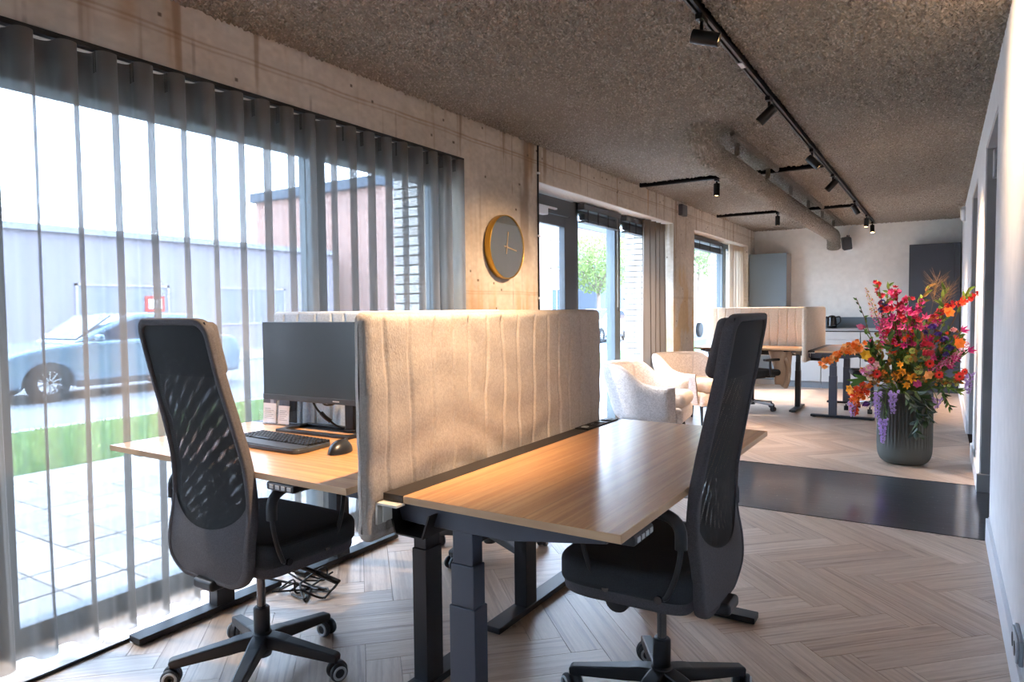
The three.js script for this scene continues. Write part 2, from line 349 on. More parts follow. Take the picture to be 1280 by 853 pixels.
// left wall: raw concrete beam and piers
function wallUV(g) { g = clean(g); const p = g.attributes.position, n = g.attributes.normal, u = g.attributes.uv; for (let i = 0; i < p.count; i++) { const side = Math.abs(n.getX(i)) > 0.5 ? 0 : (p.getX(i) - XL); u.setXY(i, (p.getZ(i) + side - WZ0) / WZL, (p.getY(i) + (Math.abs(n.getY(i)) > 0.5 ? side : 0)) / WH); } return g; }
const W1A = -3.62, W1B = 3.1, W2A = -7.72, W2B = -4.6, W3A = -11.3, W3B = -8.5, HEAD = 2.22;
struct('wall_left', [
  wallUV(box(XO, XL, HEAD, CH, ZB, ZF)),
  wallUV(box(XO, XL, 0, HEAD, W2B, W1A)), wallUV(box(XO, XL, 0, HEAD, W3B, W2A)), wallUV(box(XO, XL, 0, HEAD, ZB, W3A)), wallUV(box(XO, XL, 0, HEAD, W1B, ZF)),
], M.concrete, scene, 'raw stained concrete wall with three tall windows');
struct('trim_4', [box(-2.94, -2.8, 2.065, HEAD, W1A, W1B), box(-2.8, -2.79, 2.07, 2.085, W1A, W1B)], M.frameDark, scene, 'dark boxed head over the wide window');
struct('trim_1', [box(XO + 0.1, XL - 0.002, HEAD - 0.006, HEAD, W2A + 0.01, W2B - 0.01)], M.soffit, scene, 'white painted soffit over the entrance door');

// right wall: white plaster with two doorways
const D1A = -5.41, D1B = MAT0, D2A = -7.8, D2B = -6.6, DH = 2.25, XR2 = XR + 0.3;
struct('wall_right', [
  uvBox(box(XR, XR2, 0, CH, D1B, ZF)), uvBox(box(XR, XR2, 0, CH, D2B, D1A)), uvBox(box(XR, XR2, 0, CH, ZB, D2A)),
  uvBox(box(XR, XR2, DH, CH, D1A, D1B)), uvBox(box(XR, XR2, DH, CH, D2A, D2B)),
], M.white, scene, 'smooth white plastered wall with two doorways');
for (const [z, h] of [[D1A, DH], [D2A, DH]]) struct('trim_' + (z === D1A ? 2 : 3), [uvBox(box(XR + 0.008, XR2 + 0.002, 0, h, z, z + 0.008)), uvBox(box(XR + 0.008, XR2, h - 0.008, h, z, z + (z === D1A ? D1B - D1A : D2B - D2A)))], M.greyConcrete, scene, z === D1A ? 'bare grey concrete lining of the nearer doorway' : 'bare grey concrete lining of the farther doorway');
{
  const bb = (z0, z1, name) => struct(name, [rspan(XR - 0.015, XR, 0, 0.12, z0, z1, 0.003), box(XR - 0.004, XR + 0.001, 0.1205, 0.126, z0, z1)], M.trimWhite, scene, 'white skirting board along the right wall');
  bb(D1B, ZF, 'baseboard_right'); bb(D2B, D1A, 'baseboard_right_pier'); bb(ZB, D2A, 'baseboard_right_far');
  struct('baseboard_doorway', [rspan(XR - 0.015, XR2, 0, 0.12, D1A, D1A + 0.022, 0.003)], std({ color: 0xa4a8ac, roughness: 0.5 }), scene, 'grey skirting board across the doorway jamb');
}
struct('wall_back', [uvBox(box(XO, 2.8, 0, CH, ZB - 0.25, ZB))], M.backWhite, scene, 'white plastered end wall of the kitchenette');
const GLAZED = 0;
struct('wall_front', GLAZED ? [uvBox(box(XO, 2.8, 2.3, CH, ZF, ZF + 0.2)), uvBox(box(XO, -2.5, 0, 2.3, ZF, ZF + 0.2)), uvBox(box(0.1, 2.8, 0, 2.3, ZF, ZF + 0.2))] : [uvBox(box(XO, 2.8, 0, CH, ZF, ZF + 0.2))], M.white, scene, 'white wall at the other end of the office');
if (GLAZED) { // glazed end of the office behind the photographer
  const zs = [ZF + 0.06, ZF + 0.13], f = struct('window_4', [box(-2.5, 0.1, 0, 0.08, ...zs), box(-2.5, 0.1, 2.22, 2.3, ...zs), ...[-2.5, -1.68, -0.82, 0.03].map((x) => box(x, x + 0.07, 0.08, 2.22, ...zs))], M.frameAlu, scene, 'glazed end wall of the office');
  for (const x of [-2.43, -1.61, -0.75]) { const p = obj('pane', box(x, x + 0.78, 0.08, 2.22, ZF + 0.09, ZF + 0.096), M.glass, f); p.castShadow = false; }
  struct('forecourt', [box(-3.26, 20, -0.4, -0.1, ZF + 0.2, 30)], std({ color: 0xa8a5a2, roughness: 0.9 }), scene, 'paved forecourt before the glazed end wall');
}
// the rooms behind the two doorways
struct('floor_corridor', [box(XR2, 2.6, -0.2, 0, ZB, ZF)], M.worktop, scene, 'grey floor of the rooms behind the doorways');
struct('wall_corridor', [uvBox(box(2.6, 2.8, 0, CH, ZB, ZF)), uvBox(box(XR2, 2.6, 0, CH, -3.3, -3.1)), uvBox(box(XR2, 2.6, 0, CH, -8.9, -8.7))], M.white, scene, 'white walls of the rooms behind the doorways');

// window frames and panes
function windowAt(n, label, z0, z1, mullions, opts = {}) {
  const x0 = opts.x ?? -2.93, x1 = x0 + 0.07, top = HEAD - 0.005, t = 0.06;
  const g = [box(x0, x1, 0, opts.rail ?? 0.07, z0, z1), box(x0, x1, top - (opts.topRail ?? 0.07), top, z0, z1), box(x0, x1, 0, top, z0, z0 + t), box(x0, x1, 0, top, z1 - t, z1)];
  for (const [a, b] of mullions) { g.push(rspan(x0 - 0.02, x1 + 0.01, 0.05, top, a, b, 0.006)); }
  const f = struct('window_' + n, g, M.frameAlu, scene, label);
  const cuts = [z0 + t, ...mullions.flatMap(([a, b]) => [a, b]), z1 - t];
  for (let i = 0; i < cuts.length; i += 2) { const p = obj('pane', box(x0 + 0.03, x0 + 0.036, opts.rail ?? 0.07, top - (opts.topRail ?? 0.07), cuts[i], cuts[i + 1]), M.glass, f); p.castShadow = false; }
  return f;
}
windowAt(1, 'wide window behind the sheer curtain', W1A, W1B, [[-2.62, -2.52], [-1.1, -1.0], [0.42, 0.52], [1.9, 2.0]]);
windowAt(2, 'tall fixed window beside the entrance door', W2A, -5.62, [[-6.64, -6.5]], { topRail: 0.1 });
windowAt(3, 'far window over the back desks', W3A, W3B, [[-10.74, -10.56]]);
{ // glazed entrance door
  const d = struct('door_1', [box(-2.92, -2.85, 0, 2.2, -5.62, -5.5), box(-2.92, -2.85, 2.06, 2.2, -5.5, W2B), box(-2.92, -2.85, 0, 2.06, W2B - 0.06, W2B)], M.frameDark, scene, 'dark framed glass entrance door');
  const leaf = obj('door_leaf', [rspan(-2.9, -2.84, 0.02, 2.05, -5.495, -5.38, 0.004), rspan(-2.9, -2.84, 0.02, 2.05, -4.76, -4.665, 0.004), rspan(-2.9, -2.84, 1.96, 2.05, -5.38, -4.76, 0.004), rspan(-2.9, -2.84, 0.02, 0.16, -5.38, -4.76, 0.004)], M.frameDark, d);
  const p = obj('pane', box(-2.875, -2.868, 0.16, 1.96, -5.38, -4.76), M.glass, leaf); p.castShadow = false;
  obj('door_handle', [rod(V(-2.84, 1.05, -5.44), V(-2.79, 1.05, -5.44), 0.009), tube([[-2.79, 1.05, -5.45], [-2.785, 1.05, -5.4], [-2.785, 1.05, -5.32]], 0.009, 12)], M.steel, leaf);
  obj('door_closer', [rspan(-2.84, -2.78, 2.02, 2.085, -4.98, -4.68, 0.006), rspan(-2.84, -2.815, 2.09, 2.105, -5.2, -4.72, 0.003)], M.trimWhite, d);
}
// venetian blinds drawn up under the window heads
function blind(z0, z1, label) {
  const t = thing('venetian_blind', label, 'blind', [-2.818, HEAD - 0.02, (z0 + z1) / 2]), w = (z1 - z0) / 2;
  obj('headrail', rspan(-0.035, 0.035, -0.055, 0, -w, w, 0.004), M.frameDark, t);
  for (let k = 0; k < 7; k++) obj('slat', rspan(-0.035, 0.035, -0.098 - k * 0.0075, -0.094 - k * 0.0075, -w + 0.01, w - 0.01, 0.0015), M.frameDark, t);
  obj('bottom_rail', rspan(-0.036, 0.036, -0.17, -0.152, -w + 0.01, w - 0.01, 0.004), M.frameDark, t);
  for (const s of [-0.8, -0.25, 0.3, 0.82]) obj('ladder_tape', rspan(0.0362, 0.038, -0.172, -0.054, s * w - 0.012, s * w + 0.012, 0.0008), M.black, t);
  const cord = obj('cord', [rod(V(0.04, -0.06, -w + 0.1), V(0.04, -0.95, -w + 0.1), 0.0015, 0.0015, 6)], M.bracket, t); obj('tassel', rod(V(0.04, -0.99, -w + 0.1), V(0.04, -0.95, -w + 0.1), 0.006, 0.003, 8), M.black, cord);
  return t;
}
blind(-6.5, -5.66, 'dark venetian blind drawn up beside the entrance door');
blind(-7.34, -6.66, 'dark venetian blind drawn up next to the taupe curtain');
blind(-10.3, -8.55, 'dark venetian blind drawn up over the far window');

// outer leaf of white brick
const brickMats = [0xc4c3bf, 0xbbbbb8, 0xcccac5, 0xb8b4af].map((c) => std({ color: c, roughness: 0.85 }));
{
  const g = [box(-3.26, -3.01, HEAD + 0.05, 6.5, -13, 5)];
  for (const [a, b] of [[W2B, W1A], [W3B, W2A], [-13, W3A], [W1B, 5]]) g.push(box(-3.26, -3.01, -0.2, HEAD + 0.05, a + 0.004, b - 0.004));
  const f = struct('facade', g, std({ color: 0x63615d, roughness: 0.9 }), scene, 'outer leaf of the facade in white brick');
  const lens = [[0.25], [0.118, 0.122]], geos = new Map();
  for (const z of [W1A, W2A, W3A]) for (let k = 0; k < 35; k++) {
    let x = -3.01;
    for (const l of lens[k % 2]) {
      if (!geos.has(l)) geos.set(l, clean(rbox(l - 0.008, 0.055, 0.02, 0.003, 0, 0, 0, 0, 0, 0, 1)));
      const m = obj('brick', geos.get(l), brickMats[Math.floor(rnd() * 4)], f); m.position.set(x - l / 2, -0.1 + k * 0.066 + 0.03, z + 0.004 + rr(0, 0.002)); x -= l;
    }
  }
}

// ---------------------------------------------------------------- outdoors
const GY = -0.1, RY = -0.25;
const paveTone = [0x9f9b98, 0x96928f, 0xa8a4a1].map((c) => std({ color: c, roughness: 0.9 }));
{
  const p = struct('pavement', [box(-6.45, -3.26, GY - 0.3, GY - 0.03, -30, 14), box(-6.45, -3.26, GY - 0.03, GY, -30, -8.4), box(-6.45, -3.26, GY - 0.03, GY, 0.9, 24)], paveTone[1], scene, 'pale paved footpath outside the windows');
  const g = clean(rbox(0.312, 0.06, 0.298, 0.006, 0, 0, 0, 0, 0, 0, 1));
  for (let i = 0; i < 10; i++) for (let k = 0; k < 30; k++) { const m = obj('paver', g, paveTone[Math.floor(rnd() * 3)], p); m.position.set(-3.42 - i * 0.319, GY - 0.03 + rr(-0.002, 0.001), 0.74 - k * 0.306); }
}
{
  const lawn = struct('lawn', [box(-8.85, -6.45, GY - 0.3, GY - 0.01, -30, 14)], std({ color: 0x3f5c26, roughness: 1 }), scene, 'strip of mown grass between footpath and road');
  const blade = new THREE.BufferGeometry(); blade.setAttribute('position', new THREE.Float32BufferAttribute([-0.006, 0, 0, 0.006, 0, 0, 0.004, 0.075, 0.012], 3)); blade.computeVertexNormals();
  const N = 16000, im = new THREE.InstancedMesh(blade, std({ color: 0xffffff, roughness: 0.9, side: THREE.DoubleSide }), N), o = new THREE.Object3D(), c = new THREE.Color();
  for (let i = 0; i < N; i++) { o.position.set(rr(-8.84, -6.46), GY - 0.012, rr(-11, 0.5)); o.rotation.set(rr(-0.4, 0.4), rr(0, 6.28), rr(-0.4, 0.4)); o.scale.setScalar(rr(0.6, 1.3)); o.updateMatrix(); im.setMatrixAt(i, o.matrix); im.setColorAt(i, c.setHSL(rr(0.21, 0.27), 0.5, rr(0.26, 0.4))); }
  im.name = 'grass'; im.userData = { label: 'green grass blades on the roadside strip', kind: 'stuff', category: 'grass' }; im.castShadow = im.receiveShadow = true; scene.add(im);
  struct('kerb', [rspan(-9.0, -8.85, RY - 0.1, GY, -30, 14, 0.01)], std({ color: 0xb4b2ae, roughness: 0.9 }), scene, 'concrete kerb along the grass');
  struct('road', [box(-18, -9.0, RY - 0.2, RY, -70, 14)], std({ color: 0x7b7d80, roughness: 0.9 }), scene, 'pale asphalt road');
  struct('far_pavement', [box(-30, -18, RY - 0.2, RY + 0.08, -90, 20)], paveTone[0], scene, 'footpath across the road');
}
function facadeWindow(parent, x, y, z, w, h, frame, glassM) { // windows of the houses across the road, frame proud of the wall
  const f = obj('window', [box(x, x + 0.06, y, y + 0.08, z - w / 2, z + w / 2), box(x, x + 0.06, y + h - 0.08, y + h, z - w / 2, z + w / 2), box(x, x + 0.06, y, y + h, z - w / 2, z - w / 2 + 0.08), box(x, x + 0.06, y, y + h, z + w / 2 - 0.08, z + w / 2), box(x, x + 0.05, y, y + h, z - 0.035, z + 0.035)], frame, parent);
  obj('pane', box(x + 0.005, x + 0.02, y + 0.06, y + h - 0.06, z - w / 2 + 0.06, z + w / 2 - 0.06), glassM, f);
}
const houseBrick = std({ map: tex(256, 256, (u, v) => { const r = Math.floor(v * 16), o = r % 2 ? 0.5 : 0, bu = (u * 8 + o) % 1, bv = (v * 16) % 1, j = bu < 0.05 || bv < 0.1; const n = hash(Math.floor(u * 8 + o) % 8, r, 3); return j ? [172, 162, 154] : mixc([150, 112, 100], [172, 134, 120], n); }, { size: [1.8, 1.05] }), roughness: 0.9 });
const paneBlue = std({ color: 0x5a6874, roughness: 0.15 });
{
  const b = thing('office_building', 'long low pale building across the road behind the parked car', 'building', [-24, RY, 0]);
  obj('wall', [box(-8, 0, 0, 4.1, -22.4, 16)], std({ color: 0x97919a, roughness: 0.85 }), b);
  obj('roof', [box(-8.2, 0.2, 4.1, 4.3, -22.5, 16.2)], std({ color: 0x9a9a9c, roughness: 0.8 }), b);
  for (let k = 0; k < 6; k++) facadeWindow(b, 0, 1.0, 8 - k * 5.2, 3.2, 1.5, std({ color: 0xa9a4ab, roughness: 0.7 }), std({ color: 0x7c808a, roughness: 0.2 }));
  const s = obj('sign', [box(0, 0.06, 1.55, 2.1, -14.2, -13.5)], std({ color: 0xc8433c, roughness: 0.6 }), b); obj('panel', box(0.06, 0.07, 1.65, 2.0, -14.1, -13.6), M.trimWhite, s);
}
{
  const b = thing('brick_house', 'pink brick row of houses with flat roof seen beyond the entrance', 'building', [-22, RY, -23.6]);
  obj('wall', [uvBox(box(-9, 0, 0, 7.3, -46, 0))], houseBrick, b);
  obj('roof', [box(-9.1, 0.1, 7.3, 7.75, -46.3, 0.3)], std({ color: 0x4c5560, roughness: 0.8 }), b);
  for (let k = 0; k < 12; k++) for (const y of [1.0, 4.2]) facadeWindow(b, 0, y, -2 - k * 3.7, 1.5, 1.9, M.trimWhite, paneBlue);
}
{
  const b = thing('garage', 'dark clad garage with white framed doors across the road', 'building', [-19.6, RY, -42]);
  obj('wall', box(-2.0, 0, 0, 4.3, -11, 0), std({ color: 0x59626d, roughness: 0.8 }), b);
  obj('roof', box(-2.1, 0.15, 4.3, 4.5, -11.2, 0.2), std({ color: 0x6a727c, roughness: 0.8 }), b);
  for (const z of [-2.2, -5.2]) { const d = obj('door', [box(0, 0.08, 0, 2.3, z - 0.95, z - 0.75), box(0, 0.08, 0, 2.3, z + 0.75, z + 0.95), box(0, 0.08, 2.1, 2.3, z - 0.95, z + 0.95), box(0, 0.06, 1.0, 1.2, z - 0.9, z + 0.9)], M.trimWhite, b); obj('door_panel', box(0, 0.03, 0, 2.1, z - 0.75, z + 0.75), std({ color: 0x565e68, roughness: 0.7 }), d); }
}
function tree(label, x, z, h, r, n, tone) {
  const t = thing('street_tree', label, 'tree', [x, RY, z], 0);
  const trunk = obj('trunk', [rod(V(0, 0, 0), V(0.05, h * 0.55, 0.03), 0.14, 0.09, 10)], std({ color: 0x8a7a6c, roughness: 1 }), t);
  const br = []; for (let k = 0; k < 14; k++) { const a = rr(0, 6.28), y = h * rr(0.35, 0.6), l = r * rr(0.5, 0.95); br.push(tube([[0.03, y, 0.02], [Math.cos(a) * l * 0.5, y + h * 0.14, Math.sin(a) * l * 0.5], [Math.cos(a) * l, y + h * rr(0.15, 0.35), Math.sin(a) * l]], 0.028, 8, 5)); }
  obj('branches', br, trunk.material, t);
  const P = [], c = V(0, h * 0.7, 0), q = new THREE.Quaternion(), e = new THREE.Euler();
  for (let k = 0; k < n; k++) {
    const d = V(rr(-1, 1), rr(-1, 1), rr(-1, 1)); if (d.length() > 1) { k--; continue; }
    d.multiplyScalar(r); d.y *= 0.85 * h * 0.36 / r; d.add(c); q.setFromEuler(e.set(rr(0, 6.3), rr(0, 6.3), rr(0, 6.3)));
    const s = rr(0.06, 0.13); for (const [a, b] of [[-s, 0], [0, -s * 0.5], [s, 0], [-s, 0], [s, 0], [0, s * 0.5]]) { const v = V(a, b, 0).applyQuaternion(q).add(d); P.push(v.x, v.y, v.z); }
  }
  const g = new THREE.BufferGeometry(); g.setAttribute('position', new THREE.Float32BufferAttribute(P, 3)); g.computeVertexNormals();
  const f = obj('foliage', g, phy({ color: tone, roughness: 1, transmission: 0.35, thickness: 0, side: THREE.DoubleSide }), t); f.userData.kind = 'stuff';
}
tree('leafy spring tree standing before the dark garage', -16.6, -35.5, 5.8, 2.1, 5200, 0x7d9050);
tree('slim tree in pale leaf seen through the far window', -12.5, -41, 8.5, 2.2, 5200, 0x768c62);
tree('young tree beside the footpath near the far window', -9.6, -36, 6.2, 1.5, 3600, 0x84945e);

// parked car
function car(label, x, z, paint, name = 'parked_car') {
  const t = thing(name, label, 'car', [x, RY, z]);            // nose towards +z, near flank towards +x
  const S = (pts) => { const s = new THREE.Shape(); s.moveTo(...pts[0]); for (const p of pts.slice(1)) p.length === 2 ? s.lineTo(...p) : s.quadraticCurveTo(...p); return s; };
  const flank = (sh, hw, bev) => tr(extrude(sh, hw * 2 - bev * 2, bev, 3), 0, 0, -hw + bev, 0, 0, 0).rotateY(-Math.PI / 2); // shape x -> world z, depth -> x
  const body = S([[-2.25, 0.28], [-2.3, 0.7], [-2.25, 1.0, -2.05, 1.02], [-1.2, 1.04], [0.75, 1.0], [1.4, 0.94], [2.1, 0.82, 2.22, 0.66], [2.3, 0.5], [2.28, 0.26], [1.8, 0.24], [1.78, 0.62, 1.4, 0.64], [1.02, 0.62, 1.0, 0.24], [-0.98, 0.24], [-1.0, 0.62, -1.38, 0.64], [-1.76, 0.62, -1.78, 0.24], [-2.25, 0.28]]);
  obj('body', flank(body, 0.88, 0.07), paint, t);
  const cab = S([[-1.9, 1.0], [-1.75, 1.42, -1.2, 1.47], [-0.3, 1.5], [0.1, 1.48, 0.95, 0.98], [-1.9, 1.0]]);
  obj('cabin', flank(cab, 0.76, 0.09), paint, t);
  const win = std({ color: 0x263c52, roughness: 0.12 });
  for (const s of [-1, 1]) {
    const g1 = S([[-0.28, 1.04], [-0.28, 1.4], [0.05, 1.38, 0.68, 1.03], [-0.28, 1.04]]), g2 = S([[-1.5, 1.05], [-1.35, 1.36, -1.1, 1.39], [-0.36, 1.41], [-0.36, 1.04], [-1.5, 1.05]]);
    for (const g of [g1, g2]) obj('side_window', tr(extrude(g, 0.02).rotateY(-Math.PI / 2), s > 0 ? 0.775 : -0.755, 0, 0), win, t);
    obj('wing_mirror', rbox(0.2, 0.13, 0.12, 0.05, s * 0.96, 1.06, 0.62), paint, t);
    obj('sill', rspan(s * 0.86 - 0.03, s * 0.86 + 0.03, 0.22, 0.34, -0.95, 0.98, 0.02), M.plasticGrey, t);
    obj('headlight', rbox(0.34, 0.12, 0.14, 0.04, s * 0.68, 0.68, 2.16, 0, -s * 0.4, 0), std({ color: 0xdfe8ee, roughness: 0.15 }), t);
    obj('door_handle', rbox(0.03, 0.03, 0.2, 0.01, s * 0.885, 0.9, -0.28), M.steel, t);
  }
  obj('windscreen', tr(new THREE.BoxGeometry(1.3, 0.02, 0.74), 0, 1.245, 0.56, 0.6, 0, 0), win, t);
  for (const s of [-1, 1]) for (const zz of [1.4, -1.38]) {
    const w = obj('wheel', [tr(lathe([[0.2, -0.1], [0.3, -0.1], [0.33, -0.07], [0.335, 0], [0.33, 0.07], [0.3, 0.1], [0.2, 0.1]], 28), s * 0.8, 0.335, zz, 0, 0, Math.PI / 2)], M.rubber, t);
    const sp = [tr(lathe([[0.19, -0.02], [0.225, -0.02], [0.225, 0.09], [0.19, 0.09]], 28), s * 0.8, 0.335, zz, 0, 0, -s * Math.PI / 2)];
    for (let k = 0; k < 10; k++) sp.push(tr(tr(new THREE.BoxGeometry(0.03, 0.2, 0.026), 0, 0.1, 0), 0, 0, 0, k * Math.PI / 5, 0, 0).translate(s * 0.875, 0.335, zz));
    obj('rim', sp, M.steel, w);
  }
  obj('grille', rspan(-0.55, 0.55, 0.42, 0.6, 2.24, 2.31, 0.02), M.black, t);
  return t;
}
car('blue grey car parked across the grass behind the sheer curtain', -13.5, -6.85, phy({ color: 0x6c8494, roughness: 0.3, metalness: 0.4, clearcoat: 0.8, clearcoatRoughness: 0.08 }));
car('white car standing on the road beyond the entrance', -13.4, -28.5, phy({ color: 0xb4b8bc, roughness: 0.35, clearcoat: 0.6 }));
{ // small orange works truck on the road
  const t = thing('works_truck', 'orange and white works truck on the road beyond the entrance', 'truck', [-11.4, RY, -33.4]);
  const or = std({ color: 0xe8a24a, roughness: 0.5 }), wh = std({ color: 0xeeece8, roughness: 0.5 });
  obj('cab', rspan(-0.95, 0.95, 0.45, 2.1, 0.6, 2.1, 0.1), or, t); obj('windscreen', rspan(-0.8, 0.8, 1.2, 1.95, 2.08, 2.12, 0.01), paneBlue, t);
  obj('side_window', rspan(0.93, 0.965, 1.25, 1.9, 0.9, 1.9, 0.01), paneBlue, t);
  obj('load_bed', [rspan(-0.95, 0.95, 0.75, 0.9, -2.2, 0.55, 0.02), rspan(0.88, 0.95, 0.9, 1.4, -2.2, 0.55, 0.02), rspan(-0.95, -0.88, 0.9, 1.4, -2.2, 0.55, 0.02), rspan(-0.95, 0.95, 0.9, 1.4, -2.2, -2.13, 0.02)], wh, t);
  for (const s of [-1, 1]) for (const zz of [1.4, -1.4]) obj('wheel', tr(lathe([[0, -0.1], [0.34, -0.1], [0.37, -0.06], [0.37, 0.06], [0.34, 0.1], [0, 0.1]], 20), s * 0.84, 0.37, zz, 0, 0, Math.PI / 2), M.rubber, t);
}

// ---------------------------------------------------------------- curtains
{ // the sheer in front of the wide window: a ripple fold hung from a black ceiling rail
  const t = thing('sheer_curtain', 'long grey sheer curtain in even ripple folds before the wide window', 'curtain', [-2.66, 0, 0]);
  const sheer = phy({ color: 0x75726e, roughness: 1, transmission: 0.2, thickness: 0, transparent: true, opacity: 0.71, side: THREE.DoubleSide });
  const z0 = -3.6, z1 = 3.05, P = 0.137, A = 0.043, waves = Math.round((z1 - z0) / P);
  const fold = (s, j, k) => { // plan position of the cloth s folds along, row j, share k of the way down
    const a = s * Math.PI * 2, n = Math.floor(s), h3 = hash(n, 3, 5), wob = 0.35 * Math.sin(s * 1.7 + j * 0.9) * k, amp = A * (1 + 0.06 * Math.sin(s * 2.3 + 1) * k + 0.06 * Math.sin(s * 0.83 + 2) * k);
    return [amp * Math.sin(a + wob * 0.25) + 0.006 * k * Math.sin(s * 0.55), z0 + s * P - 0.0125 * Math.sin(2 * a + wob * 0.2) * (1 + 0.25 * Math.sin(s * 1.31)) + 0.006 * Math.sin(s * 0.9 + j) * k];
  };
  const per = 40, nu = waves * per, rows = [2.198, 2.12, 1.75, 1.3, 0.9, 0.5, 0.2, 0.022], pos = [], uv = [], idx = [];
  for (let j = 0; j < rows.length; j++) for (let i = 0; i <= nu; i++) {
    const s = i / per, k = Math.max(0, (j - 1) / (rows.length - 2)), [x, z] = fold(s, j, k);
    pos.push(x, rows[j] + (j === rows.length - 1 ? 0.004 * Math.sin(s * 1.1) : 0), z); uv.push(s * 0.25, rows[j]);
  }
  const W = nu + 1;
  for (let j = 0; j < rows.length - 1; j++) for (let i = 0; i < nu; i++) { const a = j * W + i; idx.push(a, a + W, a + 1, a + 1, a + W, a + W + 1); }
  const g = new THREE.BufferGeometry(); g.setAttribute('position', new THREE.Float32BufferAttribute(pos, 3)); g.setAttribute('uv', new THREE.Float32BufferAttribute(uv, 2)); g.setIndex(idx); g.computeVertexNormals();
  obj('cloth', g, sheer, t);
  obj('header_tape', sheet(nu, 1, (u, v) => { const [x, z] = fold(u * waves, 0, 0); return [x - 0.002, 2.122 + 0.075 * v, z]; }), phy({ color: 0x5f5a53, roughness: 1, transparent: true, opacity: 0.72, side: THREE.DoubleSide }), t);
  const rail = tag(obj('curtain_rail', [rspan(-2.68, -2.644, 2.2, 2.22, z0 - 0.02, z1 + 0.04, 0.003)], M.black), 'black curtain rail under the concrete beam', 'curtain rail');
  const gl = []; for (let k = 0; k < waves; k++) gl.push(box(-2.667, -2.657, 2.194, 2.201, z0 + k * P + 0.034 - 0.003, z0 + k * P + 0.034 + 0.003)); obj('gliders', gl, M.black, rail).userData.kind = 'stuff';
}
function drape(name, label, z0, z1, yTop, y0, folds, amp, m, x = -2.6) { // a heavy curtain drawn aside
  const t = thing(name, label, 'curtain', [x, 0, (z0 + z1) / 2]), w = z1 - z0;
  obj('cloth', sheet(folds * 18, 14, (u, v) => { const a = u * folds * Math.PI * 2, k = 1 - v; return [amp * Math.sin(a) * (0.7 + 0.3 * k) + 0.006 * Math.sin(a * 0.37 + v * 3), y0 + (yTop - y0) * v, -w / 2 + w * u * (1 + 0.06 * k) + 0.018 * Math.sin(2 * a + 0.4 * k)]; }), m, t);
  obj('header_tape', sheet(folds * 18, 1, (u, v) => { const a = u * folds * Math.PI * 2; return [amp * 0.72 * Math.sin(a) + 0.004, yTop - 0.08 + 0.08 * v, -w / 2 + w * u + 0.018 * Math.sin(2 * a)]; }), m, t);
  return t;
}
drape('drawn_curtain', 'heavy taupe curtain drawn aside by the entrance window', -7.62, -7.02, HEAD - 0.02, 0.03, 4, 0.045, M.curtainTaupe, -2.735);
drape('drawn_curtain', 'sand coloured curtain drawn aside by the far window', -11.3, -10.5, HEAD - 0.02, 0.03, 5, 0.045, M.curtainSand, -2.735);

// ---------------------------------------------------------------- wall fittings
{ // wall clock
  const t = thing('wall_clock', 'round wall clock with brass case and dark grey face', 'clock', [XL, 1.675, -4.06]);
  const R = 0.225, ax = (g) => g.rotateZ(-Math.PI / 2); // lathe axis y -> +x
  obj('case', ax(lathe([[0, 0.004], [R - 0.01, 0.004], [R, 0.008], [R, 0.052], [R - 0.004, 0.056], [R - 0.007, 0.052], [R - 0.008, 0.04]], 64)), M.brass, t);
  obj('dial', ax(lathe([[0, 0.041], [R - 0.007, 0.041], [R - 0.007, 0.036]], 64)), M.clockFace, t);
  const hand = (name, ang, len, back, w) => { const g = tr(new THREE.BoxGeometry(0.003, len + back, w), 0, (len - back) / 2, 0); g.rotateX(ang); g.translate(0.047, 0, 0); obj(name, g, M.brassPale, t); };
  hand('hour_hand', 0.17 * -1, 0.11, 0.05, 0.009); hand('minute_hand', -1.72, 0.13, 0.035, 0.009);
  obj('hub', ax(tr(new THREE.CylinderGeometry(0.009, 0.009, 0.012, 16), 0, 0.046, 0)), M.brassPale, t);
  const ticks = []; for (let k = 0; k < 12; k++) { const g = tr(new THREE.BoxGeometry(0.001, 0.022, 0.003), 0, R - 0.03, 0); g.rotateX(k * Math.PI / 6); g.translate(0.0418, 0, 0); ticks.push(g); } obj('hour_marks', ticks, std({ color: 0x6c6250, roughness: 0.5, metalness: 0.3 }), t);
  const gl = obj('cover_glass', ax(tr(new THREE.CylinderGeometry(R - 0.008, R - 0.008, 0.002, 64), 0, 0.0525, 0)), M.glass, t); gl.castShadow = false;
}
{ // cable that runs down the pier, with clips
  const c = tag(obj('wall_cable', [tube([[XL + 0.008, 2.49, -4.575], [XL + 0.008, 2.2, -4.572], [XL + 0.008, 1.4, -4.575], [XL + 0.008, 0.6, -4.573], [XL + 0.008, 0.02, -4.575]], 0.007, 60, 8)], M.black), 'black cable clipped to the concrete pier beside the door', 'cable');
  for (const y of [2.28, 1.8, 1.32, 0.85, 0.4]) obj('clip', rbox(0.02, 0.016, 0.03, 0.004, XL + 0.009, y, -4.575), M.trimWhite, c);
}
{ const t = thing('wall_speaker', 'small dark grey box high on the concrete pier', 'box', [XL, 2.33, -7.98]); obj('body', rspan(0, 0.05, 0, 0.13, -0.09, 0.09, 0.006), std({ color: 0x56585a, roughness: 0.6 }), t); obj('front_panel', rspan(0.05, 0.054, 0.01, 0.12, -0.08, 0.08, 0.001), std({ color: 0x626466, roughness: 0.7 }), t); }
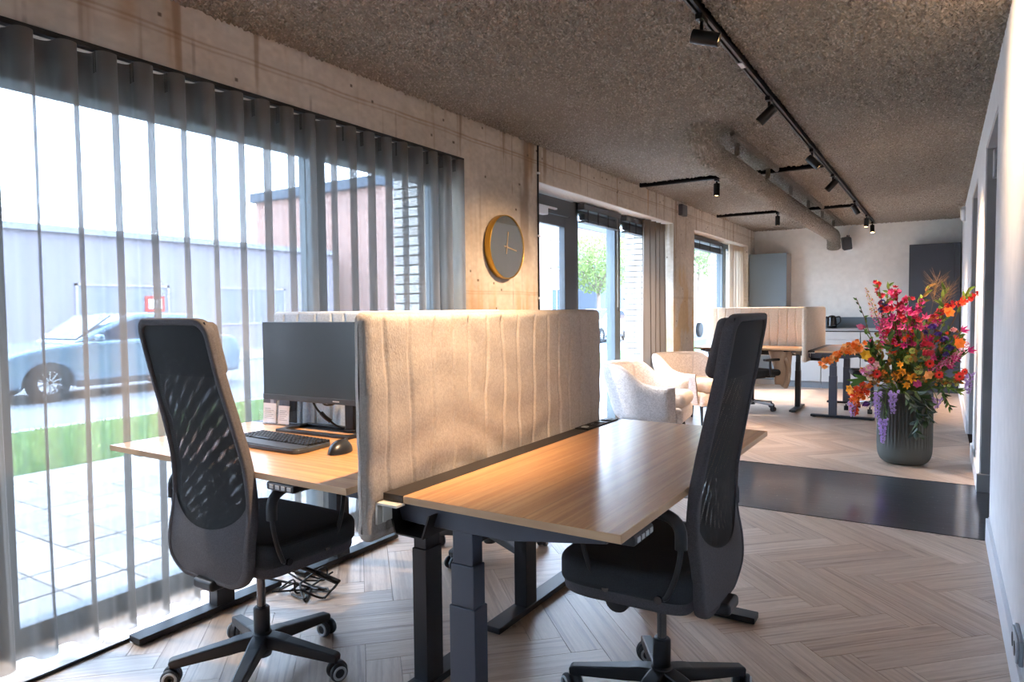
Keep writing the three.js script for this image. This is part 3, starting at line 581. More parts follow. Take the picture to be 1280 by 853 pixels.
{ // double wall socket low on the right wall
  const t = thing('wall_socket', 'surface wall socket with plug above the white skirting board', 'socket', [XR, 0.1, -2.61]);
  obj('back_box', rspan(-0.012, 0, 0.035, 0.115, -0.05, 0.1, 0.004), std({ color: 0x9aa7b4, roughness: 0.4 }), t);
  obj('cover', rspan(-0.02, -0.012, 0.04, 0.11, -0.045, 0.095, 0.004), std({ color: 0xc3ccd6, roughness: 0.35 }), t);
  for (const z of [-0.01, 0.06]) obj('socket_well', tr(new THREE.CylinderGeometry(0.022, 0.022, 0.002, 24), -0.0205, 0.075, z, 0, 0, Math.PI / 2), M.plasticGrey, t);
}
{ const t = thing('round_wall_fitting', 'round white fitting on the right wall near the kitchenette', 'wall fitting', [XR, 2.3, -10.1]); obj('body', tr(lathe([[0, 0.05], [0.06, 0.05], [0.085, 0.035], [0.09, 0], [0, 0]], 32), 0, 0.06, 0, 0, 0, Math.PI / 2), M.trimWhite, t); obj('rim', tr(new THREE.TorusGeometry(0.062, 0.004, 8, 32), -0.05, 0.06, 0, 0, Math.PI / 2, 0), M.bracket, t); }
{ // slatted white unit inside the nearer doorway
  const t = thing('air_grille', 'white slatted unit fixed inside the nearer doorway', 'grille', [0.262, 2.045, D1A + 0.008]);
  obj('casing', [rspan(0, 0.24, 0, 0.012, 0, 0.08, 0.003), rspan(0, 0.24, 0.168, 0.18, 0, 0.08, 0.003), rspan(0, 0.012, 0, 0.18, 0, 0.08, 0.003), rspan(0.228, 0.24, 0, 0.18, 0, 0.08, 0.003), box(0.01, 0.23, 0.01, 0.17, 0, 0.02)], M.trimWhite, t);
  for (let k = 0; k < 5; k++) obj('slat', rbox(0.214, 0.004, 0.045, 0.001, 0.12, 0.03 + k * 0.03, 0.05, 0.5), M.trimWhite, t);
}

// ---------------------------------------------------------------- track lighting
const TX = -0.875;
function track(label, a, b) { // square black conductor rail on the ceiling
  const alongX = Math.abs(b[0] - a[0]) > Math.abs(b[1] - a[1]), w = 0.017;
  const r = (x0, x1, y0, y1, z0, z1) => box(x0, x1, y0, y1, z0, z1);
  const g = alongX ? [r(a[0], b[0], 2.455, CH, a[1] - w, a[1] - 0.006), r(a[0], b[0], 2.455, CH, a[1] + 0.006, a[1] + w), r(a[0], b[0], 2.47, CH, a[1] - w, a[1] + w)]
    : [r(a[0] - w, a[0] - 0.006, 2.455, CH, a[1], b[1]), r(a[0] + 0.006, a[0] + w, 2.455, CH, a[1], b[1]), r(a[0] - w, a[0] + w, 2.47, CH, a[1], b[1])];
  return tag(obj('lighting_track', g, M.blackMetal), label, 'track');
}
const mainTrack = track('long black lighting track running the length of the office', [TX, -11.35], [TX, 2.6]);
obj('coupler', [rspan(TX - 0.012, TX + 0.012, 2.451, 2.457, -3.62, -3.54, 0.002), rspan(TX - 0.012, TX + 0.012, 2.451, 2.457, -7.1, -7.02, 0.002)], M.steel, mainTrack);
track('black cross track over the armchairs', [-2.6, -6.56], [TX - 0.02, -6.56]);
track('black cross track over the back desks', [-2.6, -9.34], [TX - 0.02, -9.34]);
const SPOT = 0.25;
function spot(label, x, z, dir, power) {
  const t = thing('track_spotlight', label, 'spotlight', [x, 2.455, z], 0, 'spotlights on the ceiling tracks');
  obj('adapter', rspan(-0.014, 0.014, -0.022, 0.004, -0.045, 0.045, 0.003), M.blackMetal, t);
  obj('stem', [rod(V(0, -0.02, 0), V(0, -0.075, 0), 0.008), tr(new THREE.SphereGeometry(0.014, 12, 8), 0, -0.075, 0)], M.blackMetal, t);
  const d = V(...dir).normalize(), c = V(0, -0.085, 0).addScaledVector(d, 0.012), a = c.clone().addScaledVector(d, -0.05), b = c.clone().addScaledVector(d, 0.06);
  const q = new THREE.Quaternion().setFromUnitVectors(V(0, 1, 0), d);
  const head = lathe([[0, -0.055], [0.026, -0.055], [0.029, -0.052], [0.029, 0.062], [0.026, 0.062], [0.026, 0.05], [0.0, 0.05]], 28); head.applyQuaternion(q); head.translate(c.x, c.y, c.z);
  const h = obj('lamp_head', head, M.blackMetal, t);
  const lens = new THREE.CylinderGeometry(0.0255, 0.0255, 0.003, 24); lens.applyQuaternion(q); const lp = c.clone().addScaledVector(d, 0.054); lens.translate(lp.x, lp.y, lp.z);
  obj('lens', lens, M.lamp, h);
  const L = new THREE.SpotLight(0xffd7ae, power * SPOT, 0, 0.62, 0.75, 2); const p = c.clone().addScaledVector(d, 0.068);
  L.position.copy(p); L.target.position.copy(p.clone().addScaledVector(d, 2)); L.castShadow = true; L.shadow.radius = 1.2; L.shadow.mapSize.set(512, 512); L.name = 'spot_beam'; t.add(L, L.target);
  return t;
}
const mainLabel = (k) => `black cylinder spotlight on the long track, ${k}`;
spot('black cylinder spotlight above the orange desk', TX, -1.55, [-0.62, -1, -0.12], 8.5);
spot(mainLabel('turned sideways to the white wall'), TX, -2.9, [0.93, -0.28, -0.22], 3);
spot(mainLabel('tilted down towards the wall clock pier'), TX, -4.22, [-0.85, -0.8, 0.12], 7);
spot(mainLabel('tilted down over the entrance mat'), TX, -5.78, [0.7, -0.75, -0.1], 5);
spot(mainLabel('leaning toward the two armchairs'), TX, -6.98, [-0.75, -0.8, 0.1], 6);
spot(mainLabel('aimed at the back desks'), TX, -8.85, [0.5, -0.9, -0.3], 5);
spot(mainLabel('hanging straight down next to the track end'), TX, -10.3, [-0.05, -1, 0.15], 3);
spot(mainLabel('at the track end before the white end wall'), TX, -11.2, [0.05, -1, 0.35], 2);
spot('black cylinder spotlight hanging straight down over the armchairs', -1.83, -6.56, [0, -1, 0.02], 6);
spot('black cylinder spotlight hanging straight down over the back desks', -1.82, -9.34, [0, -1, 0.02], 6);

// ---------------------------------------------------------------- sprayed duct
{
  const t = thing('ventilation_duct', 'round ventilation duct coated in grey-brown fibre under the ceiling', 'duct', [-1.42, 0, 0]);
  const R = 0.088, path = curve([[0, 2.55, -4.72], [0, 2.48, -4.72], [0, 2.38, -4.76], [0, 2.33, -4.86], [0, 2.32, -5.06], [0, 2.32, -7], [0, 2.32, -9], [0, 2.32, -11.2], [0, 2.315, -11.36], [0, 2.3, -11.46], [0, 2.22, -11.49], [0, 2.12, -11.49]], 0.4);
  const N = 620, K = 44, fr = path.computeFrenetFrames(N, false), pos = [], idx = [], uv = [];
  for (let i = 0; i <= N; i++) { const p = path.getPointAt(i / N); for (let k = 0; k <= K; k++) { const a = k / K * 6.28318, kk = k % K, r = R + 0.011 * Math.pow(hash(i, kk, 3), 2) + 0.004 * hash(i >> 1, kk >> 1, 9); const n = fr.normals[i].clone().multiplyScalar(Math.cos(a)).addScaledVector(fr.binormals[i], Math.sin(a)); pos.push(p.x + n.x * r, p.y + n.y * r, p.z + n.z * r); uv.push(k / K * 0.63, i / N * 7); } }
  for (let i = 0; i < N; i++) for (let k = 0; k < K; k++) { const a = i * (K + 1) + k, b = a + K + 1; idx.push(a, a + 1, b, b, a + 1, b + 1); }
  const g = new THREE.BufferGeometry(); g.setAttribute('position', new THREE.Float32BufferAttribute(pos, 3)); g.setAttribute('uv', new THREE.Float32BufferAttribute(uv, 2)); g.setIndex(idx); g.computeVertexNormals();
  obj('pipe', g, M.spray, t);
  obj('end_cap', tr(new THREE.SphereGeometry(R, 24, 10, 0, 6.2832, Math.PI / 2, Math.PI / 2).scale(1, 0.3, 1), 0, 2.12, -11.49), M.spray, t);
  for (const z of [-5.4, -6.5, -7.6, -8.7, -9.8, -10.9]) obj('bracket', [rspan(0.05, 0.086, 2.4, CH, z - 0.014, z + 0.014, 0.003), rspan(0.05, 0.11, 2.492, CH, z - 0.04, z + 0.04, 0.003)], M.spray, t);
  // slim second pipe that runs above it
  obj('side_pipe', tube([[0.135, 2.48, -5.0], [0.135, 2.478, -7], [0.135, 2.478, -9.5], [0.135, 2.48, -11.4]], 0.022, 60, 12), M.spray, t);
}
{ // loudspeaker on the end wall
  const t = thing('loudspeaker', 'black loudspeaker on a bracket high on the white end wall', 'loudspeaker', [-1.25, 2.12, ZB]);
  obj('bracket', [rspan(-0.02, 0.02, 0.12, 0.22, 0, 0.012, 0.003), rod(V(0, 0.17, 0.01), V(0, 0.12, 0.12), 0.008)], M.blackMetal, t);
  obj('cabinet', rbox(0.13, 0.19, 0.12, 0.02, 0, 0.08, 0.17, 0.3, 0.35, 0.08), M.plasticGrey, t);
  obj('speaker_grille', rbox(0.112, 0.17, 0.012, 0.005, 0.02, 0.062, 0.228, 0.3, 0.35, 0.08), M.black, t);
  obj('cable', tube([[0, 0.18, 0.02], [0.02, 0.3, 0.02], [0.1, 0.38, 0.02]], 0.004, 16, 6), M.trimWhite, t);
}

// ---------------------------------------------------------------- desks
// local axes: x along the desk, z = 0 at the back edge, +z towards the person who sits there
const DT = 0.745;
function desk(label, pos, turn, width, legs, colZ, opts = {}) {
  const t = thing('standing_desk', label, 'desk', pos, turn), w = width / 2, dep = 0.685, gp = opts.grain ?? 0;
  obj('tabletop', uvBox(rspan(-w + 0.001, w - 0.001, DT - 0.02, DT, 0.0705, dep - 0.001, 0.0012), false, [gp, gp * 0.7]), M.veneer, t);
  obj('edge_band', [uvBox(box(-w, w, DT - 0.0195, DT - 0.0008, dep - 0.001, dep)), uvBox(box(-w, -w + 0.001, DT - 0.0195, DT - 0.0008, 0.0705, dep)), uvBox(box(w - 0.001, w, DT - 0.0195, DT - 0.0008, 0.0705, dep))], M.veneerEdge, t);
  obj('cable_flap', rspan(-w, w, DT - 0.02, DT, 0, 0.069, 0.0015), M.strip, t);
  for (const x of legs) {
    const s = new THREE.Shape(); s.moveTo(0.0, DT - 0.021); s.lineTo(0.0, 0.664); s.lineTo(0.08, 0.66); s.lineTo(0.36, 0.662); s.lineTo(0.63, 0.702); s.lineTo(0.63, DT - 0.021); s.lineTo(0, DT - 0.021);
    obj('side_beam', tr(extrude(s, 0.05, 0.002, 1).rotateY(-Math.PI / 2), x + 0.025, 0, 0), M.deskMetal, t);
    const col = obj('column', [rspan(x - 0.029, x + 0.029, 0.025, opts.h1 ?? 0.465, colZ - 0.041, colZ + 0.041, 0.003)], opts.metal ?? M.deskMetalDark, t);
    obj('column_stage', rspan(x - 0.0255, x + 0.0255, opts.h1 ?? 0.465, opts.h2 ?? 0.575, colZ - 0.0365, colZ + 0.0365, 0.003), opts.metal ?? M.deskMetalDark, col);
    obj('column_stage', rspan(x - 0.0225, x + 0.0225, opts.h2 ?? 0.575, 0.67, colZ - 0.032, colZ + 0.032, 0.003), opts.metal ?? M.deskMetalDark, col);
    obj('foot', [rspan(x - 0.036, x + 0.036, 0.006, 0.03, 0.025, 0.665, 0.003)], M.deskMetalDark, t);
    obj('levelling_pads', [0.06, 0.63].map((z) => tr(new THREE.CylinderGeometry(0.018, 0.02, 0.007, 16), x, 0.0035, z)), M.rubber, t);
  }
  obj('cross_beam', rspan(Math.min(...legs), Math.max(...legs), 0.672, 0.712, colZ - 0.035, colZ + 0.035, 0.003), M.deskMetalDark, t);
  { const s = new THREE.Shape(); s.moveTo(0.01, 0.7); s.lineTo(0.03, 0.634); s.lineTo(0.125, 0.634); s.lineTo(0.15, 0.7); s.lineTo(0.145, 0.7); s.lineTo(0.121, 0.638); s.lineTo(0.034, 0.638); s.lineTo(0.014, 0.7);
    obj('cable_tray', tr(extrude(s, width - 0.02).rotateY(-Math.PI / 2), w - 0.01, 0, 0), M.black, t); }
  if (opts.control !== undefined) { const c = obj('height_control', rspan(opts.control - 0.06, opts.control + 0.06, 0.7, 0.724, 0.615, 0.69, 0.006), M.plasticGrey, t); for (let k = 0; k < 4; k++) obj('button', rspan(opts.control - 0.043 + k * 0.026, opts.control - 0.027 + k * 0.026, 0.706, 0.718, 0.689, 0.692, 0.001), M.casterRing, c); }
  return t;
}
const deskA = desk('sit-stand desk with keyboard and monitor beside the sheer curtain', [-1.985, 0, -1.997], 0, 1.225, [-0.53, 0.575], 0.3, { control: 0.34, grain: 0.3 });
const deskB = desk('sit-stand desk behind the pale screen, mostly hidden by the beige divider', [-1.985, 0, -2.063], Math.PI, 1.225, [-0.56, 0.515], 0.275, { grain: 0.9 });
const deskC = desk('empty warm brown sit-stand desk with the high backed chair drawn up', [-1.258, 0, -2.057], Math.PI / 2, 1.444, [-0.65, 0.645], 0.225, { control: -0.6, grain: 0.1, metal: M.deskMetal });
const deskD = desk('back desk along the window behind the far armchair', [-1.99, 0, -9.075], 0, 1.25, [-0.53, 0.53], 0.3, { grain: 0.5 });
const deskE = desk('back desk next to the vase of flowers', [-1.258, 0, -8.885], Math.PI / 2, 1.444, [-0.645, 0.645], 0.25, { grain: 0.7, metal: M.deskMetal });

// upholstered screens; local x along the screen, y up, z its thickness
function quilted(len, y0, y1, th, seams, wrinkle, sd) {
  const hh = (y1 - y0) / 2, r = th / 2, nu = Math.round(len / 0.0042), ring = [];
  const ny = 26; // once round the upright section
  for (let k = 0; k <= ny; k++) ring.push([1, -1 + 2 * k / ny]);
  for (let k = 1; k < 8; k++) { const a = k / 8 * Math.PI; ring.push(['t', a]); }
  for (let k = 0; k <= ny; k++) ring.push([-1, 1 - 2 * k / ny]);
  for (let k = 1; k <= 8; k++) { const a = k / 8 * Math.PI; ring.push(['b', a]); }
  const n = ring.length;
  return uvBox(sheet(nu, n, (u, v) => {
    const k = Math.round(v * n) % n, [kind, q] = ring[k], s = u * len, d = Math.min(s, len - s), e = d < r ? r - Math.sqrt(Math.max(0, r * r - (r - d) * (r - d))) : 0;
    const rad = Math.max(0.0005, r - e), H = hh - r;
    let y, z;
    if (kind === 't') { y = H + rad * Math.sin(q); z = rad * Math.cos(q); } else if (kind === 'b') { y = -H - rad * Math.sin(q); z = -rad * Math.cos(q); } else { y = q * H; z = kind * rad; }
    let g = 0;
    for (let i = 0; i < seams.length; i++) { const c = seams[i] + 0.007 * Math.sin(y * 7 + i * 2.1 + sd) + 0.004 * Math.sin(y * 19 + i), x = (s - c) / 0.0055; if (Math.abs(x) < 4) g = Math.max(g, Math.exp(-x * x)); }
    const low = sm(0.3, -0.9, y / hh), wr = wrinkle * (0.0022 * Math.sin(y * 46 + Math.sin(s * 9 + sd) * 2.6 + s * 6) * (0.35 + low) + 0.0016 * Math.sin(s * 31 + y * 13));
    const sg = kind === 't' || kind === 'b' ? 0 : kind;
    z += sg * (-0.006 * g + wr);
    return [s - len / 2 + (s < r ? 0 : 0), y + (y0 + y1) / 2, z];
  }));
}
function deskScreen(label, pos, turn, len, y0, y1, th, mat, step, wrinkle, sd, clamps) {
  const t = thing('desk_screen', label, 'divider', pos, turn);
  const seams = []; for (let s = 0.075; s < len - 0.03; s += step + 0.008 * Math.sin(s * 9 + sd)) seams.push(s);
  obj('panel', quilted(len, y0, y1, th, seams, wrinkle, sd), mat, t);
  for (const c of clamps) { // pale angle brackets that hold it to the desk edge: an upside-down U
    const [x, side] = c, q = side * (th / 2), Z = (a, b) => [q + side * a, q + side * b].sort((m, n) => m - n);
    const B = (a, b, ya, yb, xa = x, xb = x + 0.035) => { const [za, zb] = Z(a, b); return rspan(xa, xb, ya, yb, za, zb, 0.0008); };
    obj('clamp', [B(0.001, 0.075, 0.718, 0.7245), B(0.001, 0.008, 0.664, 0.7245), B(0.026, 0.029, 0.676, 0.7185)], M.bracket, t);
  }
  return t;
}
// turn +90 degrees: local x runs towards -z, local +z towards +x
deskScreen('beige quilted felt divider beside the warm brown desk', [-1.29, 0, -2.01], Math.PI / 2, 1.45, 0.612, 1.23, 0.054, M.feltBeige, 0.098, 1, 1.3, [[-0.702, 1], [0.62, 1]]);
deskScreen('pale blue grey quilted screen behind the monitor', [-1.94, 0, -2.03], 0, 1.22, 0.62, 1.232, 0.03, M.feltPale, 0.092, 0.4, 0.4, [[-0.4, 1], [0.3, -1]]);
deskScreen('sand coloured felt divider standing lengthwise among the back desks', [-1.29, 0, -8.84], Math.PI / 2, 1.45, 0.612, 1.235, 0.054, M.feltSand, 0.098, 0.3, 2.2, [[-0.68, 1], [0.62, 1]]);
deskScreen('sand coloured felt screen along the back desk by the window', [-1.955, 0, -9.108], 0, 1.27, 0.62, 1.235, 0.03, M.feltSand, 0.11, 0.2, 3.1, [[-0.4, 1], [0.3, -1]]);

// ---------------------------------------------------------------- things on the desks
{ // monitor
  const t = thing('monitor', 'wide black monitor, switched off, on the desk by the curtain', 'monitor', [-2.17, DT, -1.885], 0.045);
  const w = 0.273;
  obj('housing', [rspan(-w, w, 0.118, 0.445, -0.022, 0.0, 0.005), rbox(0.3, 0.2, 0.03, 0.012, 0, 0.29, -0.034)], M.plastic, t);
  obj('screen', box(-w + 0.006, w - 0.006, 0.141, 0.439, -0.0005, 0.0012), M.screen, t);
  const b = obj('lower_bezel', rspan(-w, w, 0.117, 0.14, -0.005, 0.003, 0.002), M.plasticGrey, t);
  obj('badge', box(0.13, 0.165, 0.1265, 0.131, 0.003, 0.0036), M.casterRing, b);
  obj('stand', [rbox(0.05, 0.26, 0.02, 0.005, 0.17, 0.13, -0.055), rbox(0.2, 0.05, 0.02, 0.005, 0.09, 0.24, -0.052)], M.blackMetal, t);
  obj('stand_base', [rspan(-0.12, 0.28, 0, 0.012, 0.045, 0.075, 0.003), rspan(-0.12, 0.28, 0, 0.012, -0.105, -0.075, 0.003), rspan(-0.12, -0.09, 0, 0.012, -0.08, 0.05, 0.003), rspan(0.25, 0.28, 0, 0.012, -0.08, 0.05, 0.003), rspan(0.14, 0.2, 0, 0.012, -0.08, -0.04, 0.003)], M.blackMetal, t);
  obj('cable', [tube([[-0.02, 0.125, -0.03], [0.01, 0.085, -0.03], [0.05, 0.06, -0.03], [0.1, 0.02, -0.05], [0.16, 0.006, -0.07]], 0.0045, 30), tube([[0.03, 0.125, -0.03], [0.06, 0.108, -0.025], [0.1, 0.112, -0.03], [0.12, 0.125, -0.03]], 0.004, 20), tube([[0.032, 0.072, -0.03], [0.055, 0.055, -0.031], [0.075, 0.04, -0.038]], 0.009, 12)], M.black, t);
}
{ // wireless keyboard with palm rest
  const t = thing('keyboard', 'black keyboard with palm rest on the desk by the curtain', 'keyboard', [-2.06, DT, -1.635], -0.03);
  const s = new THREE.Shape(); s.moveTo(-0.2, -0.095); s.quadraticCurveTo(-0.225, -0.09, -0.222, -0.04); s.lineTo(-0.205, 0.06); s.quadraticCurveTo(-0.2, 0.088, -0.16, 0.09); s.lineTo(0.16, 0.09); s.quadraticCurveTo(0.2, 0.088, 0.205, 0.06); s.lineTo(0.222, -0.04); s.quadraticCurveTo(0.225, -0.09, 0.2, -0.095); s.quadraticCurveTo(0, -0.105, -0.2, -0.095);
  obj('body', tr(extrude(s, 0.009, 0.003, 2), 0, 0.004, 0, -Math.PI / 2, 0, 0), M.plasticGrey, t);
  const s2 = new THREE.Shape(); s2.moveTo(-0.2, -0.092); s2.quadraticCurveTo(-0.22, -0.088, -0.218, -0.045); s2.lineTo(-0.205, -0.028); s2.quadraticCurveTo(0, -0.04, 0.205, -0.028); s2.lineTo(0.218, -0.045); s2.quadraticCurveTo(0.22, -0.088, 0.2, -0.092); s2.quadraticCurveTo(0, -0.102, -0.2, -0.092);
  obj('palm_rest', tr(extrude(s2, 0.005, 0.002, 2), 0, 0.013, 0, -Math.PI / 2, 0, 0), M.plasticGrey, t);
  const keys = []; for (let r = 0; r < 6; r++) for (let k = 0; k < 21; k++) { if (r === 5 && k > 4 && k < 9 && k !== 5) continue; const wk = r === 5 && k === 5 ? 0.085 : 0.0138; keys.push(tr(new RoundedBoxGeometry(wk, 0.009, 0.013, 1, 0.0022), -0.188 + k * 0.0185 + (wk > 0.02 ? 0.032 : 0) + (k > 14 ? 0.006 : 0), 0.0195, -0.072 + r * 0.0185)); }
  const kk = obj('keys', keys, M.black, t); kk.userData.kind = 'stuff'; kk.userData.label = 'rows of black keys';
  obj('media_bar', rspan(-0.06, 0.1, 0.013, 0.019, -0.092, -0.083, 0.002), M.plasticGrey, t);
}
{ // sculpted mouse
  const t = thing('mouse', 'black computer mouse next to the keyboard', 'mouse', [-1.745, DT, -1.645], 0.15);
  const g = new THREE.SphereGeometry(1, 32, 20); const p = g.attributes.position;
  for (let i = 0; i < p.count; i++) { let x = p.getX(i), y = p.getY(i), z = p.getZ(i); const lean = 1 + 0.25 * Math.max(0, -z); p.setXYZ(i, (x * 0.036 + 0.004 * z) * (1 - 0.12 * z * z), Math.max(0, y) * 0.043 * lean * (1 - 0.35 * Math.max(0, -z) * 0.6) + (y < 0 ? y * 0.002 : 0) + 0.002, z * 0.058); }
  g.computeVertexNormals(); obj('body', g, std({ color: 0x1c1e22, roughness: 0.35 }), t);
  obj('scroll_wheel', tr(new THREE.CylinderGeometry(0.009, 0.009, 0.007, 20), 0.001, 0.036, -0.03, 0, 0, Math.PI / 2), M.plasticGrey, t);
}
{ // leaflets in a clear holder
  const t = thing('leaflet_holder', 'clear holder with printed leaflets at the desk corner under the monitor', 'leaflet holder', [-2.43, DT, -1.95], 0.1);
  const pm = phy({ color: 0xffffff, transmission: 1, thickness: 0, roughness: 0.05 });
  obj('holder', [rspan(-0.085, 0.085, 0, 0.004, -0.03, 0.04, 0.001), box(-0.085, 0.085, 0.004, 0.1, -0.031, -0.029), box(-0.085, 0.085, 0.004, 0.06, 0.038, 0.04), box(-0.086, -0.084, 0.004, 0.06, -0.03, 0.04), box(0.084, 0.086, 0.004, 0.06, -0.03, 0.04)], pm, t);
  const print = (s, a, b) => std({ map: tex(64, 96, (u, v) => { if (v > 0.62) return mixc(a, b, sm(0.35, 0.65, fbm(u, v, 3, 3, 2, s))); if (v < 0.5 && v > 0.1 && u > 0.12 && u < 0.55 + 0.33 * hash(Math.floor(v * 16), 2, s) && (v * 16) % 1 < 0.35) return [168, 170, 176]; return [236, 236, 238]; }), roughness: 0.5 });
  const leaf = (x0, x1, h, z, m, lean) => obj('leaflet', tr(new THREE.BoxGeometry(x1 - x0, h, 0.004), (x0 + x1) / 2, 0.006 + h / 2, z, lean), m, t);
  leaf(-0.08, -0.005, 0.135, 0.02, print(3, [92, 98, 116], [172, 176, 190]), -0.06); leaf(-0.078, 0.0, 0.15, 0.0, print(5, [150, 152, 160], [210, 210, 214]), -0.06);
  leaf(0.0, 0.035, 0.145, 0.008, std({ color: 0xe2b93b, roughness: 0.5 }), -0.05); leaf(0.02, 0.08, 0.125, 0.03, print(9, [46, 52, 66], [80, 88, 104]), -0.12); leaf(0.03, 0.082, 0.14, -0.012, std({ color: 0x343b47, roughness: 0.4 }), -0.05);
}
{ // sockets let into the strip of the warm brown desk
  const t = thing('power_module', 'black desk socket strip at the far end of the beige divider', 'sockets', [-1.222, DT, -2.6]);
  obj('plate', rspan(-0.03, 0.03, 0, 0.005, -0.15, 0.15, 0.002), M.black, t);
  for (let k = 0; k < 3; k++) { const s = obj('socket', [tr(new THREE.CylinderGeometry(0.022, 0.024, 0.004, 24), 0, 0.0065, -0.09 + k * 0.07)], M.plastic, t); obj('contact', [-0.008, 0.008].map((z) => tr(new THREE.CylinderGeometry(0.0025, 0.0025, 0.001, 8), 0, 0.009, -0.09 + k * 0.07 + z)), M.steel, s); }
  obj('switch', rspan(-0.012, 0.012, 0.005, 0.009, 0.105, 0.13, 0.001), M.casterRing, t);
}
tag(obj('floor_cable', [tube([[-2.56, 0.006, 1.0], [-2.562, 0.006, -0.2], [-2.555, 0.006, -0.8], [-2.563, 0.006, -1.34]], 0.006, 60, 8)], M.black), 'black cable lying on the floor along the curtain hem', 'cable');
{
  const c = thing('cable_tangle', 'loose tangle of black cables on the floor under the desk by the curtain', 'cables', [-2.35, 0, -2.0]);
  for (let k = 0; k < 5; k++) { const pts = []; for (let i = 0; i < 6; i++) pts.push([rr(-0.14, 0.14), 0.007 + 0.06 * Math.abs(Math.sin(i * 1.3 + k)) * (i % 2), rr(-0.12, 0.12)]); obj('cable', tube(pts, 0.0045, 50, 6), M.black, c); }
}

